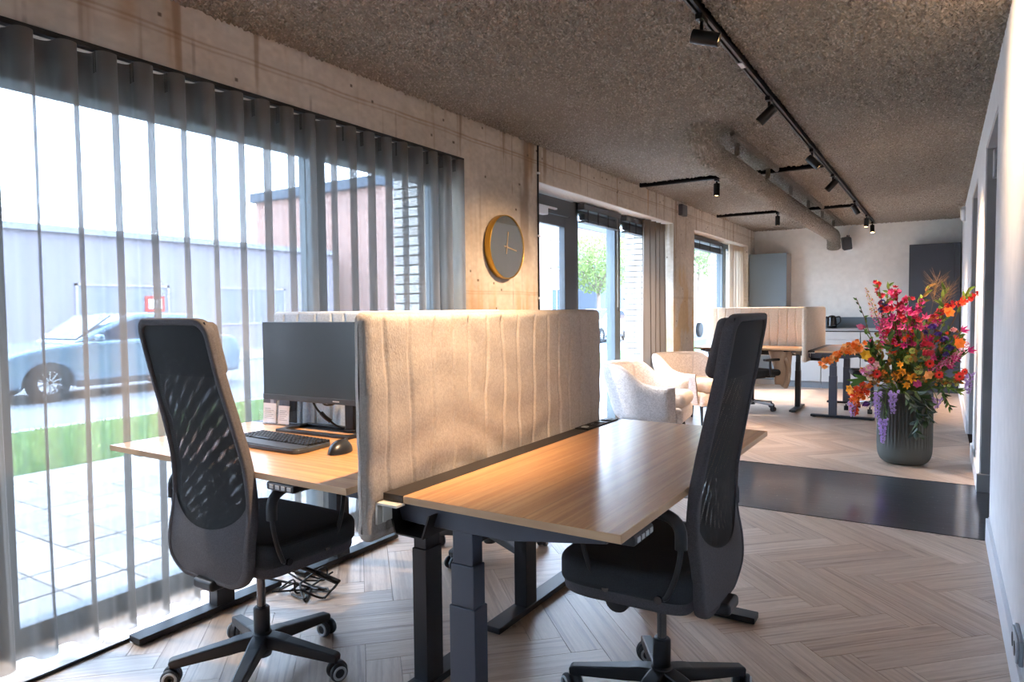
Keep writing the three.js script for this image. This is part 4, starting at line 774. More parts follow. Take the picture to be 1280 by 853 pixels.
// ---------------------------------------------------------------- office chairs
// local axes: +z is where the sitter looks, origin on the floor under the column
const meshAlpha = tex(64, 64, (u, v) => { const a = Math.abs(((u * 8) % 1) - 0.5), b = Math.abs(((v * 8) % 1) - 0.5); return a > 0.18 || b > 0.23 ? 255 : 0; }, { srgb: false, size: [0.05, 0.036] });
const meshAlpha2 = meshAlpha.clone(); meshAlpha2.repeat.set(1 / 0.047, 1 / 0.039); meshAlpha2.rotation = 0.12; meshAlpha2.needsUpdate = true;
const netting = std({ color: 0x111416, roughness: 0.8, alphaMap: meshAlpha, alphaTest: 0.5, side: THREE.DoubleSide });
const nettingFront = std({ color: 0x111416, roughness: 0.8, alphaMap: meshAlpha2, alphaTest: 0.5, side: THREE.DoubleSide });
const nettingDense = std({ color: 0x15191c, roughness: 0.9, side: THREE.DoubleSide });
function officeChair(label, pos, turn, { lean = 0.15, back = -0.16, base = 0.3, group, name = 'office_chair' } = {}) {
  const t = thing(name, label, 'chair', pos, turn, group);
  // five-star base
  obj('hub', [lathe([[0, 0.05], [0.03, 0.05], [0.036, 0.075], [0.036, 0.12], [0.03, 0.135], [0, 0.135]], 24)], M.plastic, t);
  for (let k = 0; k < 5; k++) {
    const a = base + k * Math.PI * 0.4;
    const s = new THREE.Shape(); s.moveTo(0.0, 0.128); s.quadraticCurveTo(0.07, 0.128, 0.1, 0.118); s.lineTo(0.275, 0.09); s.quadraticCurveTo(0.292, 0.088, 0.292, 0.076); s.lineTo(0.29, 0.062); s.lineTo(0.27, 0.06); s.lineTo(0.1, 0.075); s.quadraticCurveTo(0.05, 0.085, 0, 0.075); s.lineTo(0, 0.128);
    const g = tr(extrude(s, 0.03, 0.005, 2), 0, 0, -0.015); const p = g.attributes.position;
    for (let i = 0; i < p.count; i++) { const x = p.getX(i); p.setZ(i, p.getZ(i) * (1.35 - 1.8 * Math.max(0, x) * 0.9)); }
    g.computeVertexNormals(); g.rotateY(a); obj('base_leg', g, M.plastic, t);
    const cx = 0.285 * Math.cos(a), cz = -0.285 * Math.sin(a), ca = a + 0.9 + k * 0.7;
    const wheel = (o) => { const q = lathe([[0.006, -0.008], [0.024, -0.009], [0.029, -0.006], [0.03, 0], [0.029, 0.006], [0.024, 0.009], [0.006, 0.008]], 22); q.rotateX(Math.PI / 2); q.translate(0, 0.03, o); q.rotateY(ca); q.translate(cx, 0, cz); return q; };
    const fork = tr(new THREE.CylinderGeometry(0.034, 0.034, 0.014, 20, 1, false, 0, Math.PI), 0, 0.032, 0, Math.PI / 2, 0, 0).rotateY(ca).translate(cx, 0, cz);
    const cst = obj('caster', [wheel(-0.0165), wheel(0.0165), fork, rod(V(cx, 0.05, cz), V(cx, 0.068, cz), 0.007)], M.plasticGrey, t);
    obj('tread_ring', [-0.0265, 0.0265].map((o) => tr(new THREE.TorusGeometry(0.0195, 0.0042, 8, 22), 0, 0.03, o).rotateY(ca).translate(cx, 0, cz)), M.casterRing, cst);
  }
  obj('gas_lift', [lathe([[0, 0.13], [0.027, 0.13], [0.027, 0.215], [0.022, 0.22], [0, 0.22]], 20)], M.plastic, t);
  obj('piston', rod(V(0, 0.21, 0), V(0, 0.375, 0), 0.0145, 0.0145, 18), M.chromeDark, t);
  // mechanism with lever and tension knob
  obj('mechanism', [rbox(0.16, 0.06, 0.26, 0.015, 0, 0.395, -0.03), rbox(0.1, 0.035, 0.2, 0.012, 0, 0.37, -0.12)], M.plastic, t);
  obj('tension_knob', tr(lathe([[0, -0.05], [0.034, -0.05], [0.038, -0.04], [0.038, 0.02], [0, 0.02]], 20), 0.09, 0.365, 0.09, 0, 0, Math.PI / 2), M.plastic, t);
  obj('lever', [tube([[-0.07, 0.39, 0.02], [-0.15, 0.375, 0.04], [-0.215, 0.35, 0.075]], 0.0075, 16), rbox(0.085, 0.01, 0.03, 0.004, -0.235, 0.337, 0.088, 0.05, 0.45, 0.35)], M.plastic, t);
  // seat: thick waterfall cushion over a shell
  { const s = new THREE.Shape(); s.moveTo(-0.2, -0.165); s.quadraticCurveTo(-0.245, -0.16, -0.25, -0.1); s.lineTo(-0.262, 0.12); s.quadraticCurveTo(-0.262, 0.235, -0.17, 0.245); s.quadraticCurveTo(0, 0.262, 0.17, 0.245); s.quadraticCurveTo(0.262, 0.235, 0.262, 0.12); s.lineTo(0.25, -0.1); s.quadraticCurveTo(0.245, -0.16, 0.2, -0.165); s.quadraticCurveTo(0, -0.17, -0.2, -0.165);
    const g = extrude(s, 0.045, 0.022, 5, 20); g.rotateX(-Math.PI / 2); // shape y -> -z, so flip
    g.rotateY(Math.PI); const p = g.attributes.position;
    for (let i = 0; i < p.count; i++) { const z = p.getZ(i), y = p.getY(i); p.setY(i, y + 0.457 - (z > 0.16 ? (z - 0.16) * (z - 0.16) * 1.6 : 0) - (y > 0.03 ? 0.012 * Math.exp(-((z + 0.02) ** 2) * 30) : 0)); }
    g.computeVertexNormals(); obj('seat', uvBox(g), M.chairSeat, t);
    const g2 = extrude(s, 0.02, 0.012, 3, 16); g2.rotateX(-Math.PI / 2); g2.rotateY(Math.PI); g2.scale(0.97, 1, 0.97); g2.translate(0, 0.418, 0); obj('seat_shell', uvBox(g2), M.chairCloth, t); }
  // backrest: curved frame, solid lower panel, see-through netting
  const prof = new THREE.SplineCurve([[0.36, 0.012], [0.44, -0.006], [0.52, -0.004], [0.6, 0.01], [0.68, 0.012], [0.78, 0.002], [0.9, -0.03], [1.05, -0.075], [1.22, -0.12]].map((p) => V2(...p))), tab = prof.getPoints(400);
  const zc = (y) => { let i = 0; while (i < 399 && tab[i + 1].x < y) i++; const p = tab[i], q = tab[i + 1], k = Math.max(0, Math.min(1, (y - p.x) / (q.x - p.x))), v = p.y + (q.y - p.y) * k; return back + (v < 0 && y > 0.7 ? v * lean / 0.12 : v); };
  const hw = (y) => 0.182 + 0.028 * sm(1.1, 0.5, y);
  const bend = (g, off = 0) => { const p = g.attributes.position; for (let i = 0; i < p.count; i++) { const x = p.getX(i), y = p.getY(i), d = p.getZ(i); p.setZ(i, zc(y) + d + off + 0.35 * x * x); } g.computeVertexNormals(); return g; };
  const Y0 = 0.37, Y1 = 1.215;
  const outline = (inset, y0, y1, r, n = 26, rb = r * 1.4) => { // closed loop of a tall rounded shape
    const pts = [], W = (y) => hw(y) - inset;
    const corner = (cx, cy, rad, a0, a1) => { for (let k = 0; k <= 7; k++) { const a = a0 + (a1 - a0) * k / 7; pts.push(V2(cx + rad * Math.cos(a), cy + rad * Math.sin(a))); } };
    const side = (sg, ya, yb) => { for (let k = 1; k < n; k++) { const y = ya + (yb - ya) * k / n; pts.push(V2(sg * W(y), y)); } };
    corner(W(y0 + rb) - rb, y0 + rb, rb, -Math.PI / 2, 0); side(1, y0 + rb, y1 - r); corner(W(y1) - r, y1 - r, r, 0, Math.PI / 2);
    corner(-W(y1) + r, y1 - r, r, Math.PI / 2, Math.PI); side(-1, y1 - r, y0 + rb); corner(-W(y0 + rb) + rb, y0 + rb, rb, Math.PI, Math.PI * 1.5);
    return pts;
  };
  { // rounded rim swept round the outline
    const o = outline(0, Y0, Y1, 0.05, 26, 0.1), q = outline(0.022, Y0 + 0.022, Y1 - 0.022, 0.04, 26, 0.085), n = o.length, sgn = (v, e) => Math.sign(v) * Math.pow(Math.abs(v), e);
    const rim = sheet(n, 14, (u, v) => { const i = Math.round(u * n) % n, f = v * Math.PI * 2, c = 0.5 + 0.5 * sgn(Math.cos(f), 0.6), x = q[i].x + (o[i].x - q[i].x) * c, y = q[i].y + (o[i].y - q[i].y) * c; return [x, y, zc(y) - 0.005 + 0.017 * sgn(Math.sin(f), 0.6) + 0.35 * x * x]; }, true);
    obj('back_frame', uvBox(rim), M.chairCloth, t);
  }
  const net = (y0, y1, off, m, nm, uvs) => {
    const g = sheet(16, 40, (u, v) => { const y = y0 + (y1 - y0) * v, x = (u * 2 - 1) * (hw(y) - 0.01 - 0.05 * sm(0.62, 0.5, y)); return [x, y, zc(y) + off + 0.35 * x * x]; });
    const p = g.attributes.position, uv = g.attributes.uv; for (let i = 0; i < p.count; i++) uv.setXY(i, p.getX(i), p.getY(i)); obj(nm, g, m, t);
  };
  { // solid lower panel with a U-shaped upper edge, two layers of cloth
    const ph = (y) => (y < Y0 + 0.1 ? hw(Y0 + 0.1) - 0.1 + Math.sqrt(Math.max(0, 0.01 - (Y0 + 0.1 - y) ** 2)) : hw(y)) - 0.012;
    const panel = (d) => sheet(28, 26, (u, v) => { const s = u * 2 - 1, top = 0.548 + 0.13 * (1 - Math.sqrt(Math.max(0, 1 - s * s))), y = Y0 + 0.008 + (top - Y0 - 0.008) * v, x = s * ph(y); return [x, y, zc(y) + d + 0.35 * x * x]; });
    obj('lower_back_panel', [uvBox(panel(-0.0175)), uvBox(panel(0.004))], M.chairCloth, t);
  }
  net(0.535, 1.045, -0.013, netting, 'back_netting'); net(0.535, 1.045, 0.003, nettingFront, 'front_netting'); net(1.04, Y1 - 0.012, -0.013, nettingDense, 'upper_back_panel');
  obj('back_support', [tube([[0, 0.375, -0.1], [0, 0.37, -0.16], [0, 0.42, zc(0.45) + 0.025], [0, 0.52, zc(0.52) + 0.02]], 0.015, 20)], M.plastic, t);
  { const g = rbox(0.31, 0.168, 0.044, 0.021, 0, 0, 0, 0, 0, 0, 4); g.rotateX(-0.24); const p = g.attributes.position; for (let i = 0; i < p.count; i++) p.setZ(i, p.getZ(i) + 0.3 * p.getX(i) ** 2); g.translate(0, 1.122, zc(1.122) + 0.027); g.computeVertexNormals(); obj('headrest', uvBox(g), M.chairCloth, t); }
  for (const s of [-1, 1]) { // flat steel loop that carries a slim arm pad
    const x = s * 0.252, pts = [[x - s * 0.012, 0.45, -0.09], [x, 0.462, -0.108], [x + s * 0.006, 0.53, -0.136], [x + s * 0.006, 0.61, -0.148], [x + s * 0.004, 0.668, -0.13]];
    const front = [[x - s * 0.012, 0.45, 0.075], [x, 0.465, 0.1], [x + s * 0.006, 0.53, 0.128], [x + s * 0.008, 0.6, 0.142], [x + s * 0.008, 0.655, 0.14]];
    const arm = obj('armrest', [tube(pts, 0.0075, 24), tube(front, 0.0075, 24), tube([[x - s * 0.012, 0.45, -0.09], [x - s * 0.012, 0.448, 0], [x - s * 0.012, 0.45, 0.075]], 0.0075, 8)], M.plastic, t);
    obj('arm_pad', tube([[x + s * 0.006, 0.6, -0.149], [x + s * 0.006, 0.655, -0.145], [x + s * 0.006, 0.683, -0.115], [x + s * 0.006, 0.69, -0.06], [x + s * 0.006, 0.686, 0.06], [x + s * 0.008, 0.668, 0.13]], 0.0165, 30, 10), M.plastic, arm);
    obj('bolt', [-0.085, 0.07].map((z) => tr(new THREE.CylinderGeometry(0.011, 0.011, 0.012, 14), x + s * 0.0, 0.45, z, 0, 0, Math.PI / 2)), M.chromeDark, arm);
  }
  return t;
}
officeChair('tall mesh backed office chair drawn up to the desk by the curtain', [-1.965, 0, -1.475], Math.PI, { lean: 0.105, back: -0.19, base: 0.3 + Math.PI });
officeChair('tall mesh backed office chair drawn up to the warm brown desk', [-0.712, 0, -1.97], -Math.PI / 2 - 0.01, { lean: 0.08, back: -0.18, base: 0.86 + Math.PI / 2 });
officeChair('office chair hidden behind the beige divider, only its base in view', [-1.93, 0, -2.82], 0.1, { lean: 0.15, base: 0.75 });

// plainer swivel chairs at the back desks
function taskChair(label, pos, turn, base) {
  const t = thing('task_chair', label, 'chair', pos, turn);
  obj('hub', lathe([[0, 0.06], [0.03, 0.06], [0.034, 0.12], [0, 0.13]], 18), M.plastic, t);
  for (let k = 0; k < 5; k++) { const a = base + k * Math.PI * 0.4, c = Math.cos(a), s = Math.sin(a); obj('base_leg', rod(V(0.02 * c, 0.1, 0.02 * s), V(0.28 * c, 0.075, 0.28 * s), 0.02, 0.012, 10), M.steel, t); obj('caster', [tr(new THREE.CylinderGeometry(0.028, 0.028, 0.045, 16), 0.28 * c, 0.028, 0.28 * s, Math.PI / 2, a + 0.6, 0), rod(V(0.28 * c, 0.03, 0.28 * s), V(0.28 * c, 0.075, 0.28 * s), 0.008)], M.plastic, t); }
  obj('gas_lift', [rod(V(0, 0.12, 0), V(0, 0.4, 0), 0.02)], M.plastic, t);
  obj('seat', [rbox(0.48, 0.075, 0.46, 0.035, 0, 0.45, 0, 0, 0, 0, 4)], M.chairSeat, t);
  obj('seat_shell', rbox(0.4, 0.03, 0.38, 0.012, 0, 0.405, -0.02), M.plastic, t);
  obj('backrest', sheet(18, 16, (u, v) => { const x = (u * 2 - 1) * (0.22 - 0.03 * v), y = 0.56 + 0.42 * v; return [x, y, -0.235 - 0.06 * v + 0.9 * x * x]; }), nettingDense, t);
  obj('back_frame', [tube([[-0.21, 0.56, -0.19], [-0.205, 0.78, -0.225], [-0.18, 0.96, -0.265], [0, 0.99, -0.3], [0.18, 0.96, -0.265], [0.205, 0.78, -0.225], [0.21, 0.56, -0.19], [0, 0.55, -0.24], [-0.21, 0.56, -0.19]], 0.012, 80), tube([[0, 0.39, -0.12], [0, 0.4, -0.26], [0, 0.5, -0.28], [0, 0.66, -0.255]], 0.018, 20)], M.plastic, t);
  for (const s of [-1, 1]) obj('armrest', [tube([[s * 0.2, 0.41, 0], [s * 0.28, 0.43, -0.02], [s * 0.285, 0.56, -0.03], [s * 0.28, 0.61, -0.02]], 0.014, 20), rbox(0.055, 0.028, 0.24, 0.012, s * 0.28, 0.615, 0.0)], M.plastic, t);
  return t;
}
taskChair('black swivel chair with polished base at the back desk by the window', [-1.93, 0, -8.5], Math.PI - 0.5, 0.5);
taskChair('black swivel chair at the back desk beside the vase of flowers', [-0.68, 0, -9.0], -Math.PI / 2 + 0.2, 0.2);
{ // pale jacket hung over the chair arm at the back desk
  const t = thing('draped_jacket', 'pale beige jacket hanging from the chair at the back desk', 'jacket', [-1.64, 0, -8.66]);
  obj('cloth', sheet(30, 26, (u, v) => { const a = u * Math.PI * 2, r = (0.05 + 0.06 * v) * (1 + 0.25 * Math.sin(a * 3 + v * 4)), y = 0.3 + 0.4 * v; return [r * Math.cos(a) * 1.1, y - 0.05 * Math.max(0, Math.cos(a)) * (1 - v), r * Math.sin(a) * 0.8]; }, true), std({ color: 0xcdb49a, roughness: 0.95, side: THREE.DoubleSide }), t);
  obj('sleeve', tube([[0.06, 0.62, 0.03], [0.1, 0.5, 0.05], [0.09, 0.36, 0.05], [0.06, 0.27, 0.04]], 0.03, 20), std({ color: 0xc4a98e, roughness: 0.95 }), t);
}

// ---------------------------------------------------------------- armchairs in pale boucle
function armchair(label, pos, turn) {
  const t = thing('tub_armchair', label, 'armchair', pos, turn); // +z is the open front
  // wrap-round shell: u runs from the left arm front round the back to the right arm front, ring closes over the padded edge
  const nu = 60, ring = 22;
  const g = sheet(nu, ring, (u, v) => {
    const s = u * 2 - 1, a = s * 1.0, back = Math.cos(Math.min(1, Math.abs(s)) * Math.PI / 2), k = sm(0.15, 0.75, back);
    // plan: a horseshoe
    const th = s * 2.05, R = 0.33; let px, pz;
    if (Math.abs(th) < Math.PI / 2) { px = R * Math.sin(th); pz = -0.06 - R * 0.9 * Math.cos(th) + 0.0; } else { const e = Math.abs(th) - Math.PI / 2; px = Math.sign(th) * (R - e * 0.02); pz = -0.06 + e * 0.62; }
    const nx = Math.abs(th) < Math.PI / 2 ? Math.sin(th) : Math.sign(th), nz = Math.abs(th) < Math.PI / 2 ? -Math.cos(th) : 0;
    const top = 0.555 + 0.185 * Math.pow(k, 1.2), bot = 0.235, flare = 0.075 + 0.05 * k, f = v * Math.PI * 2;
    const endT = Math.max(0, (Math.abs(s) - 0.94) / 0.06), pad = 0.052 * Math.sqrt(Math.max(0.02, 1 - endT * endT));
    // cross-section: tall rounded slab, leaning out with height
    const cy = Math.cos(f), sy = Math.sin(f), yy = Math.sign(cy) * Math.pow(Math.abs(cy), 0.38), zz = Math.sign(sy) * Math.pow(Math.abs(sy), 0.75);
    const h = (top + bot) / 2 + (top - bot) / 2 * yy, q = (h - bot) / 0.5, lean = flare * (q - 0.25), o = lean + pad * zz;
    return [px + nx * o, h, pz + nz * o];
  });
  obj('shell', uvBox(g), M.boucle, t);
  obj('seat_base', uvBox(rbox(0.58, 0.15, 0.56, 0.05, 0, 0.29, 0.01, 0, 0, 0, 4)), M.boucle, t);
  { const c = rbox(0.5, 0.12, 0.52, 0.055, 0, 0.415, 0.045, 0, 0, 0, 5), p = c.attributes.position; for (let i = 0; i < p.count; i++) { const x = p.getX(i), z = p.getZ(i), y = p.getY(i); if (y > 0.42) p.setY(i, y + 0.02 * Math.cos(x * 5) * Math.cos((z - 0.04) * 5)); } c.computeVertexNormals(); obj('seat_cushion', uvBox(c), M.boucleSeat, t); }
  for (const [x, z] of [[-0.2, 0.2], [0.2, 0.2], [-0.18, -0.2], [0.18, -0.2]]) obj('leg', rod(V(x * 1.22, 0, z * 1.22), V(x, 0.23, z), 0.01, 0.018, 12), M.blackMetal, t);
  return t;
}
armchair('pale boucle tub armchair standing by the entrance mat, back to the window', [-2.2, 0, -5.93], 1.72);
armchair('pale boucle tub armchair beside the taupe curtain, seat cushion in view', [-2.22, 0, -7.25], 1.22);

// ---------------------------------------------------------------- kitchenette
const kz = ZB + 0.02, kf = ZB + 0.6;
{
  const t = thing('tall_cabinet', 'tall blue grey cabinet in the corner by the far window', 'cabinet', [-2.36, 0, kz]);
  obj('body', rspan(-0.28, 0.29, 0, 2.09, 0, 0.36, 0.003), M.cabinetSide, t); obj('door', rspan(-0.278, 0.288, 0.08, 2.087, 0.36, 0.38, 0.002), M.cabinet, t);
}
{
  const t = thing('tall_cabinet', 'tall charcoal cabinet at the right end of the kitchenette', 'cabinet', [-0.1, 0, kz]);
  obj('body', rspan(-0.31, 0.31, 0, 2.11, 0, 0.4, 0.003), M.cabinetDark, t);
  for (const [a, b] of [[-0.308, 0.235], [0.238, 0.308]]) obj('door', rspan(a, b, 0.08, 2.107, 0.4, 0.42, 0.002), M.cabinetDark, t);
}
['by the tall blue grey cabinet', 'in the middle of the kitchenette', 'beside the tall charcoal cabinet'].forEach((where, k) => {
  const t = thing('base_cabinet', 'pale grey kitchen base cabinet ' + where, 'cabinet', [-1.8 + k * 0.53, 0, kz], 0);
  obj('body', rspan(-0.262, 0.262, 0.1, 0.87, 0, 0.56, 0.002), M.cabinetPale, t); obj('plinth', box(-0.262, 0.262, 0, 0.1, 0.02, 0.52), std({ color: 0x70767c, roughness: 0.6 }), t);
  obj('door', rspan(-0.259, 0.259, 0.105, 0.74, 0.56, 0.578, 0.002), M.cabinetPale, t); obj('drawer', rspan(-0.259, 0.259, 0.744, 0.855, 0.56, 0.578, 0.002), M.cabinetPale, t);
});
{ const t = tag(obj('worktop', rspan(-2.065, -0.415, 0.872, 0.905, kz, kf, 0.004), M.worktop), 'grey worktop across the kitchen base cabinets', 'worktop'); obj('splashback', rspan(-2.065, -0.415, 0.905, 1.07, kz, kz + 0.02, 0.002), M.cabinet, t); obj('front_edge', rspan(-2.06, -0.42, 0.857, 0.873, kf - 0.03, kf - 0.004, 0.002), M.black, t); }
function kettle(label, x, z, r, h) {
  const t = thing('kettle', label, 'kettle', [x, 0.905, z]);
  obj('base', lathe([[0, 0], [r, 0], [r, 0.012], [0, 0.014]], 24), M.black, t);
  obj('jug', lathe([[0, 0.015], [r * 0.95, 0.015], [r, 0.04], [r * 0.86, h * 0.8], [r * 0.7, h * 0.93], [0, h * 0.95]], 28), std({ color: 0x16181a, roughness: 0.18 }), t);
  obj('lid', lathe([[0, h], [r * 0.3, h * 0.985], [r * 0.66, h * 0.94], [0, h * 0.93]], 20), M.plastic, t);
  obj('handle', tube([[r * 0.8, h * 0.85, 0], [r * 1.5, h * 0.86, 0], [r * 1.6, h * 0.5, 0], [r * 0.95, h * 0.25, 0]], 0.011, 20), M.black, t);
  obj('spout', rod(V(-r * 0.7, h * 0.72, 0), V(-r * 1.15, h * 0.88, 0), 0.022, 0.012), M.black, t);
}
kettle('black kettle with handle on the worktop', -1.42, kz + 0.33, 0.072, 0.2);
{ const t = thing('coffee_canister', 'black canister left of the kettle on the worktop', 'canister', [-1.58, 0.905, kz + 0.33]); obj('body', lathe([[0, 0], [0.06, 0], [0.062, 0.16], [0, 0.162]], 24), M.black, t); obj('lid', lathe([[0, 0.2], [0.05, 0.198], [0.063, 0.185], [0.063, 0.162], [0, 0.162]], 24), M.plastic, t); }

// ---------------------------------------------------------------- vase and flowers
const VX = -0.235, VZ = -6.13;
{
  const t = thing('floor_vase', 'tall ribbed dark grey floor vase on the oak floor', 'vase', [VX, 0, VZ]);
  const prof = [[0.005, 0], [0.115, 0], [0.15, 0.012], [0.177, 0.045], [0.19, 0.1], [0.193, 0.2], [0.192, 0.45], [0.19, 0.555], [0.183, 0.562], [0.175, 0.555], [0.175, 0.48]];
  const ribs = 46, nu = ribs * 6, path = new THREE.SplineCurve(prof.map((p) => V2(...p)));
  const ring = []; for (let k = 0; k <= 60; k++) ring.push(path.getPoint(k / 60));
  obj('body', sheet(nu, 60, (u, v) => { const p = ring[Math.round(v * 60)], a = u * Math.PI * 2, on = sm(0.12, 0.2, p.y) * sm(0.562, 0.545, p.y) * (p.x > 0.186 ? 1 : 0), r = p.x - 0.008 * on * Math.pow(0.5 + 0.5 * Math.cos(a * ribs), 4); return [r * Math.cos(a), p.y, -r * Math.sin(a)]; }, true), M.vase, t);
  obj('soil', tr(new THREE.CylinderGeometry(0.176, 0.176, 0.02, 32), 0, 0.48, 0), M.soil, t);
}
// petals, leaves and blossoms as small shaped sheets
function petal(len, wid, cup, curl, nx = 4, ny = 5) {  // grows along +y, faces +z
  return clean(sheet(nx, ny, (u, v) => { const w = wid * Math.sin(Math.PI * Math.min(1, 0.12 + 0.88 * Math.pow(v, 0.75)) * 0.97) * 0.5, x = (u * 2 - 1) * w; return [x, len * v * (1 - 0.12 * curl * v), cup * (x * x) / (wid * wid + 1e-9) * wid * 1.2 + curl * len * v * v * 0.45]; }));
}
function flower({ n = 6, len = 0.03, wid = 0.018, open = 1.1, layers = 1, cup = 0.5, curl = -0.4, inner = 0.7 }) { // blossom that faces +y
  const out = [];
  for (let l = 0; l < layers; l++) { const k = Math.pow(inner, l), op = open * (1 - 0.5 * l / layers); for (let i = 0; i < n; i++) { const p = petal(len * k, wid * k, cup, curl); p.rotateX(op + rr(-0.12, 0.12)); p.rotateY((i + (l % 2) * 0.5) / n * Math.PI * 2 + rr(-0.1, 0.1)); p.translate(0, 0.002 * l, 0); out.push(p); } }
  return merge(out);
}
const F = {
  daisy: flower({ n: 11, len: 0.036, wid: 0.017, open: 1.35, layers: 2, curl: 0.1, inner: 0.8 }),
  rose: flower({ n: 6, len: 0.04, wid: 0.042, open: 0.95, layers: 4, cup: -0.5, curl: 0.35, inner: 0.76 }),
  five: flower({ n: 5, len: 0.026, wid: 0.022, open: 1.05, layers: 1, cup: 0.4, curl: -0.2 }),
  star: flower({ n: 6, len: 0.042, wid: 0.017, open: 0.95, layers: 1, cup: 0.6, curl: -0.6 }),
  iris: flower({ n: 3, len: 0.05, wid: 0.036, open: 0.6, layers: 2, cup: 0.8, curl: -0.9, inner: 0.85 }),
  bell: flower({ n: 5, len: 0.014, wid: 0.012, open: 0.7, layers: 1, cup: 0.6, curl: -0.3 }),
};
const ball = (n, r, len) => { const out = []; for (let i = 0; i < n; i++) { const y = 1 - 2 * (i + 0.5) / n, a = i * 2.39996, q = Math.sqrt(1 - y * y), p = petal(len, len * 0.6, 0.6, 0.4, 2, 3); const d = V(q * Math.cos(a), y, q * Math.sin(a)); p.applyQuaternion(new THREE.Quaternion().setFromUnitVectors(V(0, 1, 0), d)); p.translate(d.x * r, d.y * r, d.z * r); out.push(p); } return merge(out); };
F.pompon = ball(90, 0.02, 0.014); F.protea = ball(70, 0.024, 0.026);
F.disc = clean(new THREE.SphereGeometry(0.011, 12, 6).scale(1, 0.5, 1));
const leafG = (len, wid, fold = 0.5) => petal(len, wid, fold, -0.35, 4, 6);
const fm = (c, o = {}) => phy({ color: c, roughness: 0.75, transmission: 0.22, thickness: 0, side: THREE.DoubleSide, ...o });
const FM = { orange: fm(0xff9330), peach: fm(0xffb565), amber: fm(0xffb629), yellow: fm(0xf7c31c), red: fm(0xe03222), scarlet: fm(0xf05428), crimson: fm(0xb81c38), magenta: fm(0xc92a86), rose: fm(0xdf5290), pink: fm(0xe68fb6), blush: fm(0xefc4cf), violet: fm(0x6b3f9e), iris: fm(0x4a3a96), blue: fm(0x2c3f8a), lilac: fm(0xd2b6ec), lime: fm(0xc2cf77), cream: fm(0xe6dcb8), gold: fm(0xcf8a24), bronze: fm(0x9a7134), green: fm(0x4f7a2e), deep: fm(0x2c4a26), lightleaf: fm(0x88a843), slate: fm(0x2f443f), slateStripe: fm(0x6f8078), stem: std({ color: 0x58702f, roughness: 0.8 }), twig: std({ color: 0x6d5436, roughness: 0.9 }), eye: std({ color: 0xe9b53a, roughness: 0.8 }), eyeDark: std({ color: 0x5a2a18, roughness: 0.9 }) };
const up = V(0, 1, 0), S = 161; // the lists below give each head in small units across and down from a corner; place() turns them into metres round the vase
const place = (px, py, dz) => V((px - 1130) / 198, 1.23 + (383.5 - py) / S, dz);          // relative to the vase foot
function stemTo(p, thick = 0.0035) { const m = V(p.x * 0.18, 0.54, p.z * 0.18), a = V(p.x * 0.1, 0.5, p.z * 0.1); return tube([a, m, V(p.x * 0.6 + 0.01, Math.max(0.56, 0.54 + (p.y - 0.54) * 0.55), p.z * 0.6), p], thick, 18, 5); }
const outward = (p) => V(p.x * 0.9, (p.y - 0.82) * 0.75, p.z + 0.42).normalize();
const turnTo = (g, d, p, s = 1) => { const c = g.clone(); c.applyQuaternion(new THREE.Quaternion().setFromUnitVectors(up, d)); c.scale(s, s, s); c.translate(p.x, p.y, p.z); return c; };
const jig = (d, a) => d.clone().add(V(rr(-a, a), rr(-a, a), rr(-a, a))).normalize();
function leaves(parent, n, base, tip, len, mat, spread = 0.8) {
  const gs = []; for (let i = 0; i < n; i++) { const k = rr(0.35, 0.98), p = base.clone().lerp(tip, k); gs.push(turnTo(leafG(len * rr(0.7, 1.2), len * 0.42), jig(tip.clone().sub(base).normalize(), spread), p)); }
  obj('leaves', gs, mat, parent);
}
function bloom(name, label, group, px, py, dz, size, geo, mat, { eye, leaf = 2, leafMat = FM.green, leafLen = 0.06, category = 'flower' } = {}) {
  const t = thing(name, label, category, [VX, 0, VZ], 0, group), p = place(px, py, dz), d = jig(outward(p), 0.18);
  obj('stem', stemTo(p), FM.stem, t); size *= 1.12; obj('blossom', turnTo(geo, d, p, size), mat, t);
  if (eye) obj('flower_centre', turnTo(F.disc, d, p.clone().addScaledVector(d, 0.004 * size), size), eye, t);
  if (leaf) leaves(t, leaf, V(p.x * 0.5, 0.7, p.z * 0.5), p, leafLen, leafMat);
}
function spray(name, label, group, pts, n, rad, geo, size, mats, { leaf = 4, leafMat = FM.green, leafLen = 0.05, twig = FM.stem, category = 'flower' } = {}) { // many small blossoms along one stem
  const t = thing(name, label, category, [VX, 0, VZ], 0, group), P = pts.map(([x, y, z]) => place(x, y, z)), c = curve([V(P[0].x * 0.1, 0.5, P[0].z * 0.1), ...(P[0].y > 0.62 ? [V(P[0].x * 0.4, 0.54 + (P[0].y - 0.54) * 0.5, P[0].z * 0.4)] : [V(P[0].x * 0.5, 0.64, P[0].z * 0.5)]), ...P]);
  obj('stem', new THREE.TubeGeometry(c, 30, 0.003, 5), twig, t);
  const seg = curve(P.length > 1 ? P : [P[0], P[0].clone().add(V(0.001, 0.01, 0))]), by = mats.map(() => []);
  n = Math.round(n * 1.3); for (let i = 0; i < n; i++) { const q = seg.getPoint((i + rnd()) / n).add(V(rr(-rad, rad), rr(-rad, rad), rr(-rad, rad))); by[i % mats.length].push(turnTo(geo, jig(V(0, 0.1, 0.6), 0.9), q, size * 1.05 * rr(0.75, 1.2))); }
  by.forEach((b, i) => b.length && obj('blossoms', b, mats[i], t));
  if (leaf) leaves(t, leaf, P[0], P[P.length - 1], leafLen, leafMat, 1.1);
}
